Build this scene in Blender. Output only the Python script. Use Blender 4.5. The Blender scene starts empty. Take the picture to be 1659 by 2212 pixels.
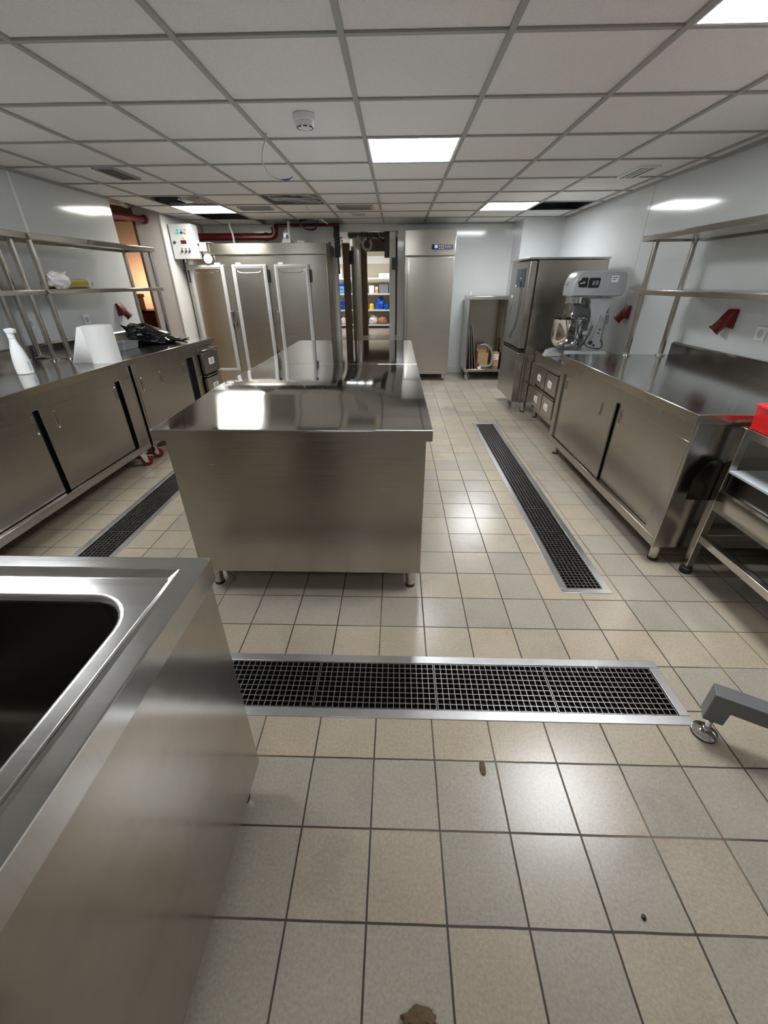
import bpy, bmesh, math, random
from mathutils import Vector, Matrix, noise

random.seed(4)
S = bpy.context.scene
COL = S.collection
PI = math.pi

# ------------------------------------------------------------------ camera
F_PX, PITCH, YAW, ROLL = 883.4, 0.5124, 0.0309, -0.0056
CAM_H = 1.37
cp, sp, cy_, sy_ = math.cos(PITCH), math.sin(PITCH), math.cos(YAW), math.sin(YAW)
fw = Vector((-sy_ * cp, cy_ * cp, -sp))
rt = Vector((cy_, sy_, 0))
dn = fw.cross(rt)
cr, sr = math.cos(ROLL), math.sin(ROLL)
rt2 = rt * cr - dn * sr
dn2 = rt * sr + dn * cr
cam = bpy.data.cameras.new('camera')
cam.sensor_fit = 'HORIZONTAL'
cam.sensor_width = 36.0
cam.lens = F_PX / 1659 * 36.0
cam.clip_start = 0.02
cam_o = bpy.data.objects.new('camera', cam)
up = -dn2
bk = -fw
cam_o.matrix_world = Matrix(((rt2.x, up.x, bk.x, 0), (rt2.y, up.y, bk.y, 0), (rt2.z, up.z, bk.z, CAM_H), (0, 0, 0, 1)))
COL.objects.link(cam_o)
S.camera = cam_o

# ------------------------------------------------------------------ world, exposure, render options
w = bpy.data.worlds.new('world')
S.world = w
w.use_nodes = True
w.node_tree.nodes['Background'].inputs[0].default_value = (0.8, 0.85, 0.9, 1)
w.node_tree.nodes['Background'].inputs[1].default_value = 0.03
S.view_settings.view_transform = 'Standard'
S.view_settings.look = 'None'
S.view_settings.gamma = 1.0
S.view_settings.exposure = 0.62
S.view_settings.use_curve_mapping = False
S.cycles.use_denoising = True
S.cycles.max_bounces = 10
S.cycles.diffuse_bounces = 5
S.cycles.glossy_bounces = 6
S.cycles.sample_clamp_indirect = 6.0
S.cycles.caustics_reflective = True
LAMP = 21.5          # brightness of the ceiling light panels
FILL_BACK = 6.0     # unseen panel added behind the camera to brighten the foreground

# room measures
CZ = 2.12                                  # ceiling height
CX0, CY0, CS = -1.383, 2.0517, 0.5897      # ceiling grid
FX0, FY0, FT = -0.2599, 0.3781, 0.19865    # floor tile grid
XL, XR, YB, YN = -2.93, 2.27, 7.36, -2.9   # walls


# ------------------------------------------------------------------ materials
def nt(name):
    m = bpy.data.materials.new(name)
    m.use_nodes = True
    n = m.node_tree.nodes
    return m, n, m.node_tree.links, n['Principled BSDF']


def plain(name, col, rough=0.5, metal=0.0, spec=0.5, var=0.0, vscale=8.0, bump=0.0, bscale=60.0, coat=0.0, trans=0.0, alpha=1.0):
    m, n, l, b = nt(name)
    b.inputs['Base Color'].default_value = (*col, 1)
    b.inputs['Roughness'].default_value = rough
    b.inputs['Metallic'].default_value = metal
    b.inputs['Specular IOR Level'].default_value = spec
    b.inputs['Coat Weight'].default_value = coat
    b.inputs['Transmission Weight'].default_value = trans
    b.inputs['Alpha'].default_value = alpha
    tc = n.new('ShaderNodeTexCoord')
    if var:
        no = n.new('ShaderNodeTexNoise')
        no.inputs['Scale'].default_value = vscale
        no.inputs['Detail'].default_value = 4
        l.new(tc.outputs['Object'], no.inputs['Vector'])
        mr = n.new('ShaderNodeMapRange')
        mr.inputs['From Min'].default_value = 0.3
        mr.inputs['From Max'].default_value = 0.7
        mr.inputs['To Min'].default_value = 1 - var
        mr.inputs['To Max'].default_value = 1 + var
        l.new(no.outputs['Fac'], mr.inputs['Value'])
        mx = n.new('ShaderNodeVectorMath')
        mx.operation = 'SCALE'
        mx.inputs[0].default_value = col
        l.new(mr.outputs[0], mx.inputs['Scale'])
        l.new(mx.outputs[0], b.inputs['Base Color'])
    if bump:
        no2 = n.new('ShaderNodeTexNoise')
        no2.inputs['Scale'].default_value = bscale
        no2.inputs['Detail'].default_value = 3
        l.new(tc.outputs['Object'], no2.inputs['Vector'])
        bp = n.new('ShaderNodeBump')
        bp.inputs['Strength'].default_value = bump
        bp.inputs['Distance'].default_value = 0.002
        l.new(no2.outputs['Fac'], bp.inputs['Height'])
        l.new(bp.outputs[0], b.inputs['Normal'])
    return m


def steel(name, col=(0.56, 0.54, 0.50), rough=0.24, stretch=(3, 3, 300), wobble=0.0, wscale=2.0, smudge=0.06, aniso=0.0, tangent='Z', wob_z=1.0, brush=0.08):
    """brushed stainless sheet: fine brush lines, smudges and a slight oil-canning of the sheet"""
    m, n, l, b = nt(name)
    b.inputs['Metallic'].default_value = 1.0
    tc = n.new('ShaderNodeTexCoord')
    mp = n.new('ShaderNodeMapping')
    mp.inputs['Scale'].default_value = stretch
    l.new(tc.outputs['Object'], mp.inputs['Vector'])
    br = n.new('ShaderNodeTexNoise')
    br.inputs['Scale'].default_value = 1.0
    br.inputs['Detail'].default_value = 3
    l.new(mp.outputs[0], br.inputs['Vector'])
    sm = n.new('ShaderNodeTexNoise')
    sm.inputs['Scale'].default_value = 3.2
    sm.inputs['Detail'].default_value = 6
    sm.inputs['Roughness'].default_value = 0.65
    l.new(tc.outputs['Object'], sm.inputs['Vector'])
    a = n.new('ShaderNodeMath')
    a.operation = 'MULTIPLY_ADD'
    a.inputs[1].default_value = brush
    a.inputs[2].default_value = rough - brush * 0.5 - smudge * 0.5
    l.new(br.outputs['Fac'], a.inputs[0])
    a2 = n.new('ShaderNodeMath')
    a2.operation = 'MULTIPLY_ADD'
    a2.inputs[1].default_value = smudge
    l.new(sm.outputs['Fac'], a2.inputs[0])
    l.new(a.outputs[0], a2.inputs[2])
    l.new(a2.outputs[0], b.inputs['Roughness'])
    cm = n.new('ShaderNodeMapRange')
    cm.inputs['From Min'].default_value = 0.3
    cm.inputs['From Max'].default_value = 0.7
    cm.inputs['To Min'].default_value = 0.965
    cm.inputs['To Max'].default_value = 1.03
    l.new(br.outputs['Fac'], cm.inputs['Value'])
    sc = n.new('ShaderNodeVectorMath')
    sc.operation = 'SCALE'
    sc.inputs[0].default_value = col
    l.new(cm.outputs[0], sc.inputs['Scale'])
    l.new(sc.outputs[0], b.inputs['Base Color'])
    bp = n.new('ShaderNodeBump')
    bp.inputs['Strength'].default_value = 0.008
    bp.inputs['Distance'].default_value = 0.001
    l.new(br.outputs['Fac'], bp.inputs['Height'])
    if wobble:
        wn = n.new('ShaderNodeTexNoise')
        wn.inputs['Scale'].default_value = wscale
        wn.inputs['Detail'].default_value = 0.5
        wmap = n.new('ShaderNodeMapping')
        wmap.inputs['Scale'].default_value = (1.0, 1.0, wob_z)
        l.new(tc.outputs['Object'], wmap.inputs['Vector'])
        l.new(wmap.outputs[0], wn.inputs['Vector'])
        bp2 = n.new('ShaderNodeBump')
        bp2.inputs['Strength'].default_value = 1.0
        bp2.inputs['Distance'].default_value = wobble
        l.new(wn.outputs['Fac'], bp2.inputs['Height'])
        l.new(bp.outputs[0], bp2.inputs['Normal'])
        l.new(bp2.outputs[0], b.inputs['Normal'])
    else:
        l.new(bp.outputs[0], b.inputs['Normal'])
    if aniso:
        b.inputs['Anisotropic'].default_value = aniso
        b.inputs['Anisotropic Rotation'].default_value = 0.25
        tg = n.new('ShaderNodeTangent')
        tg.direction_type = 'RADIAL'
        tg.axis = tangent
        l.new(tg.outputs[0], b.inputs['Tangent'])
    return m


def emit(name, col, strength):
    m = bpy.data.materials.new(name)
    m.use_nodes = True
    n = m.node_tree.nodes
    n.clear()
    o = n.new('ShaderNodeOutputMaterial')
    e = n.new('ShaderNodeEmission')
    e.inputs[0].default_value = (*col, 1)
    e.inputs[1].default_value = strength
    m.node_tree.links.new(e.outputs[0], o.inputs[0])
    return m


def floor_material():
    m, n, l, b = nt('floor_tiles')
    tc = n.new('ShaderNodeTexCoord')
    sx = n.new('ShaderNodeSeparateXYZ')
    l.new(tc.outputs['Object'], sx.inputs[0])

    def mth(op, a, bb=None, c=None):
        k = n.new('ShaderNodeMath')
        k.operation = op
        for i, v in enumerate((a, bb, c)):
            if v is None:
                continue
            if isinstance(v, (int, float)):
                k.inputs[i].default_value = v
            else:
                l.new(v, k.inputs[i])
        return k.outputs[0]
    u = mth('DIVIDE', mth('SUBTRACT', sx.outputs[0], FX0), FT)
    v = mth('DIVIDE', mth('SUBTRACT', sx.outputs[1], FY0), FT)
    wob = n.new('ShaderNodeTexNoise')
    wob.inputs['Scale'].default_value = 9
    l.new(tc.outputs['Object'], wob.inputs['Vector'])
    wv = mth('MULTIPLY', mth('SUBTRACT', wob.outputs['Fac'], 0.5), 0.012)
    du = mth('PINGPONG', mth('ADD', u, wv), 0.5)
    dv = mth('PINGPONG', mth('ADD', v, wv), 0.5)
    d = mth('MINIMUM', du, dv)
    gm = n.new('ShaderNodeMapRange')
    gm.interpolation_type = 'SMOOTHSTEP'
    gm.inputs['From Min'].default_value = 0.008
    gm.inputs['From Max'].default_value = 0.017
    l.new(d, gm.inputs['Value'])          # 0 in the joint, 1 on the tile
    cx = n.new('ShaderNodeCombineXYZ')
    l.new(mth('FLOOR', u), cx.inputs[0])
    l.new(mth('FLOOR', v), cx.inputs[1])
    wn = n.new('ShaderNodeTexWhiteNoise')
    wn.noise_dimensions = '2D'
    l.new(cx.outputs[0], wn.inputs['Vector'])
    ramp = n.new('ShaderNodeValToRGB')
    e = ramp.color_ramp.elements
    e[0].position, e[0].color = 0.0, (0.405, 0.366, 0.305, 1)
    e[1].position, e[1].color = 1.0, (0.485, 0.412, 0.325, 1)
    for p, c in ((0.35, (0.43, 0.389, 0.322, 1)), (0.62, (0.455, 0.411, 0.342, 1)), (0.80, (0.48, 0.415, 0.325, 1))):
        x = e.new(p)
        x.color = c
    l.new(wn.outputs['Value'], ramp.inputs[0])
    # speckle and stains of the clay
    spk = n.new('ShaderNodeTexNoise')
    spk.inputs['Scale'].default_value = 120
    spk.inputs['Detail'].default_value = 6
    spk.inputs['Roughness'].default_value = 0.8
    l.new(tc.outputs['Object'], spk.inputs['Vector'])
    sm = n.new('ShaderNodeMapRange')
    sm.inputs['From Min'].default_value = 0.33
    sm.inputs['From Max'].default_value = 0.62
    sm.inputs['To Min'].default_value = 0.76
    sm.inputs['To Max'].default_value = 1.05
    l.new(spk.outputs['Fac'], sm.inputs['Value'])
    st = n.new('ShaderNodeTexNoise')
    st.inputs['Scale'].default_value = 4.5
    st.inputs['Detail'].default_value = 8
    st.inputs['Roughness'].default_value = 0.7
    st.inputs['Distortion'].default_value = 0.6
    l.new(tc.outputs['Object'], st.inputs['Vector'])
    stm = n.new('ShaderNodeMapRange')
    stm.inputs['From Min'].default_value = 0.35
    stm.inputs['From Max'].default_value = 0.65
    stm.inputs['To Min'].default_value = 0.94
    stm.inputs['To Max'].default_value = 1.03
    l.new(st.outputs['Fac'], stm.inputs['Value'])
    # drying water patches
    wt = n.new('ShaderNodeTexNoise')
    wt.inputs['Scale'].default_value = 2.1
    wt.inputs['Detail'].default_value = 5
    wt.inputs['Roughness'].default_value = 0.6
    mpw = n.new('ShaderNodeMapping')
    mpw.inputs['Location'].default_value = (3.7, 1.9, 0.4)
    l.new(tc.outputs['Object'], mpw.inputs['Vector'])
    l.new(mpw.outputs[0], wt.inputs['Vector'])
    wm = n.new('ShaderNodeMapRange')
    wm.interpolation_type = 'SMOOTHSTEP'
    wm.inputs['From Min'].default_value = 0.57
    wm.inputs['From Max'].default_value = 0.63
    l.new(wt.outputs['Fac'], wm.inputs['Value'])
    wet = wm.outputs[0]
    dk = mth('MULTIPLY', sm.outputs[0], stm.outputs[0])
    dk = mth('MULTIPLY', dk, mth('SUBTRACT', 1.0, mth('MULTIPLY', wet, 0.07)))
    # paler, pinkish replacement tiles along the drains
    uf, vf = mth('FLOOR', u), mth('FLOOR', v)
    band = mth('MAXIMUM', mth('COMPARE', vf, 2.0, 0.1), mth('COMPARE', vf, 4.0, 0.1))
    col5 = mth('MULTIPLY', mth('COMPARE', uf, 5.5, 0.6), mth('COMPARE', vf, 12.0, 6.5))
    col5 = mth('MAXIMUM', col5, mth('MULTIPLY', mth('COMPARE', uf, 4.0, 1.1), mth('COMPARE', vf, 17.5, 3.1)))
    band = mth('MAXIMUM', mth('MAXIMUM', band, col5), mth('LESS_THAN', uf, -6.5))
    bmix = n.new('ShaderNodeMix')
    bmix.data_type = 'RGBA'
    l.new(mth('MULTIPLY', band, mth('MULTIPLY_ADD', wn.outputs['Value'], 0.35, 0.6)), bmix.inputs[0])
    l.new(ramp.outputs[0], bmix.inputs[6])
    bmix.inputs[7].default_value = (0.52, 0.435, 0.33, 1)
    tcol = n.new('ShaderNodeVectorMath')
    tcol.operation = 'SCALE'
    l.new(bmix.outputs[2], tcol.inputs[0])
    l.new(dk, tcol.inputs['Scale'])
    gn = n.new('ShaderNodeTexNoise')
    gn.inputs['Scale'].default_value = 1.3
    gn.inputs['Detail'].default_value = 3
    l.new(tc.outputs['Object'], gn.inputs['Vector'])
    gr = n.new('ShaderNodeValToRGB')
    gr.color_ramp.elements[0].position = 0.48
    gr.color_ramp.elements[0].color = (0.055, 0.042, 0.034, 1)
    gr.color_ramp.elements[1].position = 0.60
    gr.color_ramp.elements[1].color = (0.22, 0.165, 0.12, 1)
    l.new(gn.outputs['Fac'], gr.inputs[0])
    mix = n.new('ShaderNodeMix')
    mix.data_type = 'RGBA'
    l.new(gm.outputs[0], mix.inputs[0])
    l.new(gr.outputs[0], mix.inputs[6])
    l.new(tcol.outputs[0], mix.inputs[7])
    l.new(mix.outputs[2], b.inputs['Base Color'])
    ro = mth('MULTIPLY_ADD', st.outputs['Fac'], 0.10, 0.19)
    ro = mth('MULTIPLY', ro, mth('SUBTRACT', 1.0, mth('MULTIPLY', wet, 0.30)))
    ro = mth('ADD', ro, mth('MULTIPLY', mth('SUBTRACT', 1.0, gm.outputs[0]), 0.4))
    l.new(ro, b.inputs['Roughness'])
    b.inputs['Specular IOR Level'].default_value = 0.5
    hgt = mth('ADD', gm.outputs[0], mth('MULTIPLY', spk.outputs['Fac'], 0.10))
    tl = n.new('ShaderNodeTexWhiteNoise')
    bp = n.new('ShaderNodeBump')
    bp.inputs['Strength'].default_value = 0.7
    bp.inputs['Distance'].default_value = 0.002
    l.new(hgt, bp.inputs['Height'])
    l.new(bp.outputs[0], b.inputs['Normal'])
    n.remove(tl)
    return m


def ceiling_material():
    m, n, l, b = nt('ceiling_tiles')
    tc = n.new('ShaderNodeTexCoord')
    mp = n.new('ShaderNodeMapping')
    mp.inputs['Location'].default_value = (-CX0 / CS, -CY0 / CS, 0)
    mp.inputs['Scale'].default_value = (1 / CS, 1 / CS, 1)
    l.new(tc.outputs['Object'], mp.inputs['Vector'])
    fl = n.new('ShaderNodeVectorMath')
    fl.operation = 'FLOOR'
    l.new(mp.outputs[0], fl.inputs[0])
    wn = n.new('ShaderNodeTexWhiteNoise')
    wn.noise_dimensions = '2D'
    l.new(fl.outputs[0], wn.inputs['Vector'])
    r = n.new('ShaderNodeValToRGB')
    e = r.color_ramp.elements
    e[0].color = (0.78, 0.78, 0.77, 1)
    e[1].color = (0.83, 0.80, 0.78, 1)
    e[1].position = 1.0
    x = e.new(0.5)
    x.color = (0.81, 0.81, 0.80, 1)
    l.new(wn.outputs['Value'], r.inputs[0])
    no = n.new('ShaderNodeTexNoise')
    no.inputs['Scale'].default_value = 160
    no.inputs['Detail'].default_value = 5
    l.new(tc.outputs['Object'], no.inputs['Vector'])
    mr = n.new('ShaderNodeMapRange')
    mr.inputs['From Min'].default_value = 0.3
    mr.inputs['From Max'].default_value = 0.7
    mr.inputs['To Min'].default_value = 0.93
    mr.inputs['To Max'].default_value = 1.04
    l.new(no.outputs['Fac'], mr.inputs['Value'])
    sc = n.new('ShaderNodeVectorMath')
    sc.operation = 'SCALE'
    l.new(r.outputs[0], sc.inputs[0])
    l.new(mr.outputs[0], sc.inputs['Scale'])
    l.new(sc.outputs[0], b.inputs['Base Color'])
    b.inputs['Roughness'].default_value = 0.85
    bp = n.new('ShaderNodeBump')
    bp.inputs['Strength'].default_value = 0.25
    bp.inputs['Distance'].default_value = 0.002
    l.new(no.outputs['Fac'], bp.inputs['Height'])
    l.new(bp.outputs[0], b.inputs['Normal'])
    return m


M = {}
M['floor'] = floor_material()
M['ceiling'] = ceiling_material()
M['wall'] = plain('wall_panel', (0.66, 0.685, 0.69), 0.10, var=0.03, vscale=1.5, bump=0.02, bscale=3)
M['wall_matt'] = plain('wall_paint', (0.68, 0.68, 0.67), 0.45, var=0.03, vscale=3)
M['strip'] = plain('white_plastic_strip', (0.60, 0.60, 0.60), 0.35)
M['joint'] = plain('white_joint_strip', (0.82, 0.83, 0.83), 0.3)
M['tbar'] = plain('ceiling_grid_bar', (0.36, 0.36, 0.35), 0.5)
M['plenum'] = plain('plenum', (0.05, 0.05, 0.05), 0.9, var=0.3, vscale=3)
M['top'] = steel('steel_worktop', (0.60, 0.605, 0.605), 0.062, stretch=(120, 3, 3), wobble=0.0012, wscale=2.2, smudge=0.04, brush=0.02)
M['front'] = steel('steel_front', (0.56, 0.535, 0.49), 0.25, stretch=(4, 4, 160), wobble=0.002, wscale=2.0, smudge=0.06, aniso=0.8)
M['top_b'] = steel('steel_counter_top', (0.44, 0.435, 0.42), 0.15, stretch=(3, 160, 3), wobble=0.0015, wscale=2.0, smudge=0.10)
M['splash'] = steel('steel_backsplash', (0.30, 0.29, 0.27), 0.2, stretch=(4, 4, 160), wobble=0.002, smudge=0.06)
M['edge'] = steel('steel_edge', (0.60, 0.57, 0.52), 0.2, stretch=(4, 4, 160), smudge=0.06)
M['body'] = steel('steel_body', (0.46, 0.435, 0.395), 0.25, stretch=(160, 160, 3), wobble=0.003, wscale=1.6, smudge=0.07, aniso=0.5)
M['side'] = steel('steel_sink_side', (0.46, 0.43, 0.39), 0.19, stretch=(30, 30, 30), wobble=0.004, wscale=1.6, smudge=0.06)
M['panel'] = steel('steel_panel', (0.47, 0.44, 0.39), 0.25, stretch=(4, 4, 160), wobble=0.002, wscale=1.6, smudge=0.06, aniso=0.6)
M['door'] = steel('steel_door', (0.46, 0.435, 0.395), 0.25, stretch=(4, 4, 160), wobble=0.002, wscale=2.5, smudge=0.05, aniso=0.6)
M['tube'] = steel('steel_tube', (0.60, 0.57, 0.52), 0.16, stretch=(20, 20, 20), smudge=0.05)
M['sink'] = steel('steel_sink', (0.58, 0.575, 0.56), 0.17, stretch=(3, 260, 3), wobble=0.003, wscale=3, smudge=0.10)
M['bowl'] = steel('steel_bowl_shaded', (0.13, 0.12, 0.105), 0.36, stretch=(3, 260, 3), smudge=0.10)  # steel darkened to carry the shade inside the unlit sink bowl
M['chrome'] = plain('chrome', (0.75, 0.75, 0.74), 0.07, 1.0)
M['frame_steel'] = steel('drain_frame_steel', (0.62, 0.62, 0.63), 0.33, stretch=(30, 30, 30), smudge=0.25)
M['grate'] = plain('grate_steel', (0.36, 0.35, 0.34), 0.38, 1.0)
M['channel'] = plain('drain_channel', (0.02, 0.018, 0.016), 0.5)
M['dark'] = plain('shade_black', (0.012, 0.012, 0.012), 0.7)
M['black'] = plain('black_plastic', (0.015, 0.015, 0.016), 0.35)
M['rubber'] = plain('black_rubber', (0.02, 0.02, 0.02), 0.6)
M['white'] = plain('white_plastic', (0.80, 0.81, 0.82), 0.35)
M['white_gloss'] = plain('white_gloss', (0.52, 0.55, 0.58), 0.2)
M['gasket'] = plain('white_gasket', (0.48, 0.49, 0.51), 0.4)
M['paper'] = plain('white_paper', (0.86, 0.86, 0.86), 0.8, bump=0.25, bscale=90)
M['label'] = plain('label_paper', (0.80, 0.80, 0.78), 0.7)
M['ink'] = plain('label_ink', (0.15, 0.15, 0.16), 0.7)
M['red_wheel'] = plain('red_polyurethane', (0.22, 0.015, 0.014), 0.35)
M['red_pipe'] = plain('red_paint', (0.11, 0.008, 0.010), 0.3)
M['red'] = plain('red_plastic', (0.17, 0.006, 0.009), 0.25)
M['red_crate'] = plain('red_crate', (0.75, 0.012, 0.014), 0.4, bump=0.1, bscale=200)
M['clear'] = plain('clear_plastic', (0.75, 0.75, 0.75), 0.25, trans=0.6)
M['grey_paint'] = plain('grey_enamel', (0.40, 0.415, 0.43), 0.32)
M['silver_paint'] = plain('silver_paint', (0.15, 0.15, 0.155), 0.38, bump=0.05, bscale=300)
M['grey_plastic'] = plain('grey_plastic', (0.22, 0.225, 0.235), 0.4)
M['dark_plate'] = plain('dark_steel_plate', (0.07, 0.067, 0.063), 0.26, 1.0)
M['bag'] = plain('black_bag', (0.008, 0.008, 0.01), 0.27, bump=0.5, bscale=14)
M['film'] = plain('yellow_film', (0.42, 0.33, 0.07), 0.15, coat=0.5)
M['core'] = plain('cardboard_core', (0.10, 0.05, 0.045), 0.8)
M['card'] = plain('cardboard', (0.42, 0.27, 0.13), 0.8, var=0.05)
M['card_dark'] = plain('cardboard_inside', (0.20, 0.11, 0.05), 0.85)
M['tan'] = plain('tan_wall', (0.55, 0.40, 0.28), 0.8)
M['brown'] = plain('brown_wood', (0.10, 0.035, 0.02), 0.45)
M['orange'] = plain('copper_panel', (0.35, 0.10, 0.05), 0.4)
M['cream'] = plain('cream_wall', (0.58, 0.52, 0.41), 0.7)
M['brown_frame'] = plain('brown_door_frame', (0.15, 0.11, 0.07), 0.5)
M['shelf'] = plain('white_shelf', (0.70, 0.72, 0.76), 0.3)
M['blue'] = plain('blue_bag', (0.0, 0.10, 0.62), 0.25)
M['blue_dark'] = plain('blue_plastic', (0.02, 0.05, 0.35), 0.3)
M['blue_light'] = plain('light_blue_plastic', (0.10, 0.33, 0.66), 0.25)
M['yellow'] = plain('yellow_plastic', (0.85, 0.62, 0.02), 0.4)
M['kraft'] = plain('brown_bag', (0.42, 0.23, 0.13), 0.7, bump=0.4, bscale=25)
M['white_bag'] = plain('white_bag', (0.80, 0.79, 0.79), 0.3, bump=0.4, bscale=30)
M['peach'] = plain('peach_plastic', (0.75, 0.40, 0.25), 0.4)
M['foil'] = plain('crumpled_foil', (0.35, 0.34, 0.33), 0.35, 0.8, bump=1.0, bscale=30)
M['cable'] = plain('grey_cable', (0.50, 0.50, 0.48), 0.5)
M['cable_blue'] = plain('blue_wire', (0.03, 0.03, 0.25), 0.5)
M['cable_black'] = plain('black_cable', (0.01, 0.01, 0.01), 0.4)
M['vent_dark'] = plain('vent_dark', (0.045, 0.04, 0.045), 0.6)
M['vent_grey'] = plain('vent_grey', (0.20, 0.20, 0.19), 0.6)
M['display'] = plain('dark_display', (0.012, 0.011, 0.02), 0.12)
M['blue_sticker'] = plain('blue_film_sticker', (0.018, 0.03, 0.075), 0.15)
M['red_display'] = plain('red_display', (0.10, 0.012, 0.02), 0.2)
M['warn'] = plain('yellow_sticker', (0.70, 0.42, 0.05), 0.5)
M['glass'] = plain('clear_guard', (0.10, 0.105, 0.11), 0.1, trans=0.3)
M['leaf'] = plain('dry_leaf', (0.12, 0.075, 0.035), 0.7)
M['led_green'] = emit('green_lamp', (0.0, 0.75, 0.25), 1.0)
M['led_blue'] = emit('blue_screen', (0.12, 0.30, 1.0), 1.4)
M['lamp'] = emit('lamp_panel', (0.95, 0.98, 1.0), LAMP)
M['lamp_warm'] = emit('lamp_panel_warm', (1.0, 0.96, 0.87), LAMP)
M['fill_back'] = emit('fill_panel_back', (0.97, 0.985, 1.0), FILL_BACK)
M['lamp_store'] = emit('lamp_panel_store', (1.0, 0.99, 0.97), 20.0)
M['fill_corridor'] = emit('fill_panel_corridor', (1.0, 0.99, 0.97), 5.0)  # added source, brightens the corridor and its door leaf


# ------------------------------------------------------------------ mesh building
class MB:
    def __init__(s):
        s.v, s.f = [], []

    def add(s, verts, faces):
        o = len(s.v)
        s.v += [Vector(p) for p in verts]
        s.f += [tuple(i + o for i in f) for f in faces]
        return s

    def box(s, x0, x1, y0, y1, z0, z1):
        x0, x1 = min(x0, x1), max(x0, x1)
        y0, y1 = min(y0, y1), max(y0, y1)
        z0, z1 = min(z0, z1), max(z0, z1)
        return s.add([(x0, y0, z0), (x1, y0, z0), (x1, y1, z0), (x0, y1, z0), (x0, y0, z1), (x1, y0, z1), (x1, y1, z1), (x0, y1, z1)],
                     [(0, 3, 2, 1), (4, 5, 6, 7), (0, 1, 5, 4), (1, 2, 6, 5), (2, 3, 7, 6), (3, 0, 4, 7)])

    def prism(s, poly, axis, d0, d1):
        n = len(poly)
        area = sum(poly[i][0] * poly[(i + 1) % n][1] - poly[(i + 1) % n][0] * poly[i][1] for i in range(n))
        if area < 0:
            poly = poly[::-1]
        d0, d1 = min(d0, d1), max(d0, d1)

        def P(a, b, d):
            return {'x': (d, a, b), 'y': (a, d, b), 'z': (a, b, d)}[axis]
        vs = [P(a, b, d0) for a, b in poly] + [P(a, b, d1) for a, b in poly]
        fs = [tuple(reversed(range(n))), tuple(range(n, 2 * n))] + [(i, (i + 1) % n, n + (i + 1) % n, n + i) for i in range(n)]
        if axis == 'y':
            fs = [tuple(reversed(f)) for f in fs]
        return s.add(vs, fs)

    def cyl(s, a, b, r, n=20, r2=None):
        a, b = Vector(a), Vector(b)
        r2 = r if r2 is None else r2
        d = (b - a).normalized()
        t = Vector((0, 0, 1)) if abs(d.z) < 0.9 else Vector((1, 0, 0))
        u = d.cross(t).normalized()
        v = d.cross(u)
        vs = []
        for c, rr in ((a, r), (b, r2)):
            for i in range(n):
                an = 2 * PI * i / n
                vs.append(c + (u * math.cos(an) + v * math.sin(an)) * rr)
        fs = [(i, n + i, n + (i + 1) % n, (i + 1) % n) for i in range(n)]
        fs += [tuple(range(n)), tuple(reversed(range(n, 2 * n)))]
        return s.add(vs, fs)

    def lathe(s, c, prof, n=28, axis='z', cap=True):
        """prof: (radius, height) from the bottom up"""
        c = Vector(c)
        vs = []
        for r, h in prof:
            for i in range(n):
                an = 2 * PI * i / n
                a, b = r * math.cos(an), r * math.sin(an)
                vs.append(c + Vector({'z': (a, b, h), 'x': (h, a, b), 'y': (b, h, a)}[axis]))
        fs = []
        for k in range(len(prof) - 1):
            for i in range(n):
                j = (i + 1) % n
                fs.append((k * n + i, k * n + j, (k + 1) * n + j, (k + 1) * n + i))
        if cap:
            if prof[0][0] > 1e-5:
                fs.append(tuple(reversed(range(n))))
            if prof[-1][0] > 1e-5:
                fs.append(tuple(range((len(prof) - 1) * n, len(prof) * n)))
        return s.add(vs, fs)

    def tube(s, pts, r, n=8, smooth=0, closed=False):
        pts = [Vector(p) for p in pts]
        if smooth:
            out = []
            m = len(pts)
            for i in range(m if closed else m - 1):
                p0 = pts[(i - 1) % m] if closed or i > 0 else pts[i]
                p1, p2 = pts[i], pts[(i + 1) % m]
                p3 = pts[(i + 2) % m] if closed or i + 2 < m else p2
                for k in range(smooth):
                    t = k / smooth
                    out.append(0.5 * ((2 * p1) + (p2 - p0) * t + (2 * p0 - 5 * p1 + 4 * p2 - p3) * t * t + (3 * p1 - p0 - 3 * p2 + p3) * t ** 3))
            if not closed:
                out.append(pts[-1])
            pts = out
        m = len(pts)
        vs = []
        u = None
        for i in range(m):
            if closed:
                d = (pts[(i + 1) % m] - pts[(i - 1) % m]).normalized()
            else:
                d = (pts[min(i + 1, m - 1)] - pts[max(i - 1, 0)]).normalized()
            if u is None:
                t = Vector((0, 0, 1)) if abs(d.z) < 0.9 else Vector((1, 0, 0))
                u = d.cross(t).normalized()
            else:
                u = (u - d * u.dot(d)).normalized()
            v = d.cross(u)
            for k in range(n):
                an = 2 * PI * k / n
                vs.append(pts[i] + (u * math.cos(an) + v * math.sin(an)) * r)
        fs = []
        for i in range(m if closed else m - 1):
            j = (i + 1) % m
            for k in range(n):
                q = (k + 1) % n
                fs.append((i * n + k, j * n + k, j * n + q, i * n + q))
        if not closed:
            fs += [tuple(range(n)), tuple(reversed(range((m - 1) * n, m * n)))]
        return s.add(vs, fs)

    def loft(s, rings, close_last=True, close_first=False):
        n = len(rings[0])
        vs = [p for r in rings for p in r]
        fs = []
        for k in range(len(rings) - 1):
            for i in range(n):
                j = (i + 1) % n
                fs.append((k * n + i, k * n + j, (k + 1) * n + j, (k + 1) * n + i))
        if close_last:
            fs.append(tuple(range((len(rings) - 1) * n, len(rings) * n)))
        if close_first:
            fs.append(tuple(reversed(range(n))))
        return s.add(vs, fs)

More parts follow.
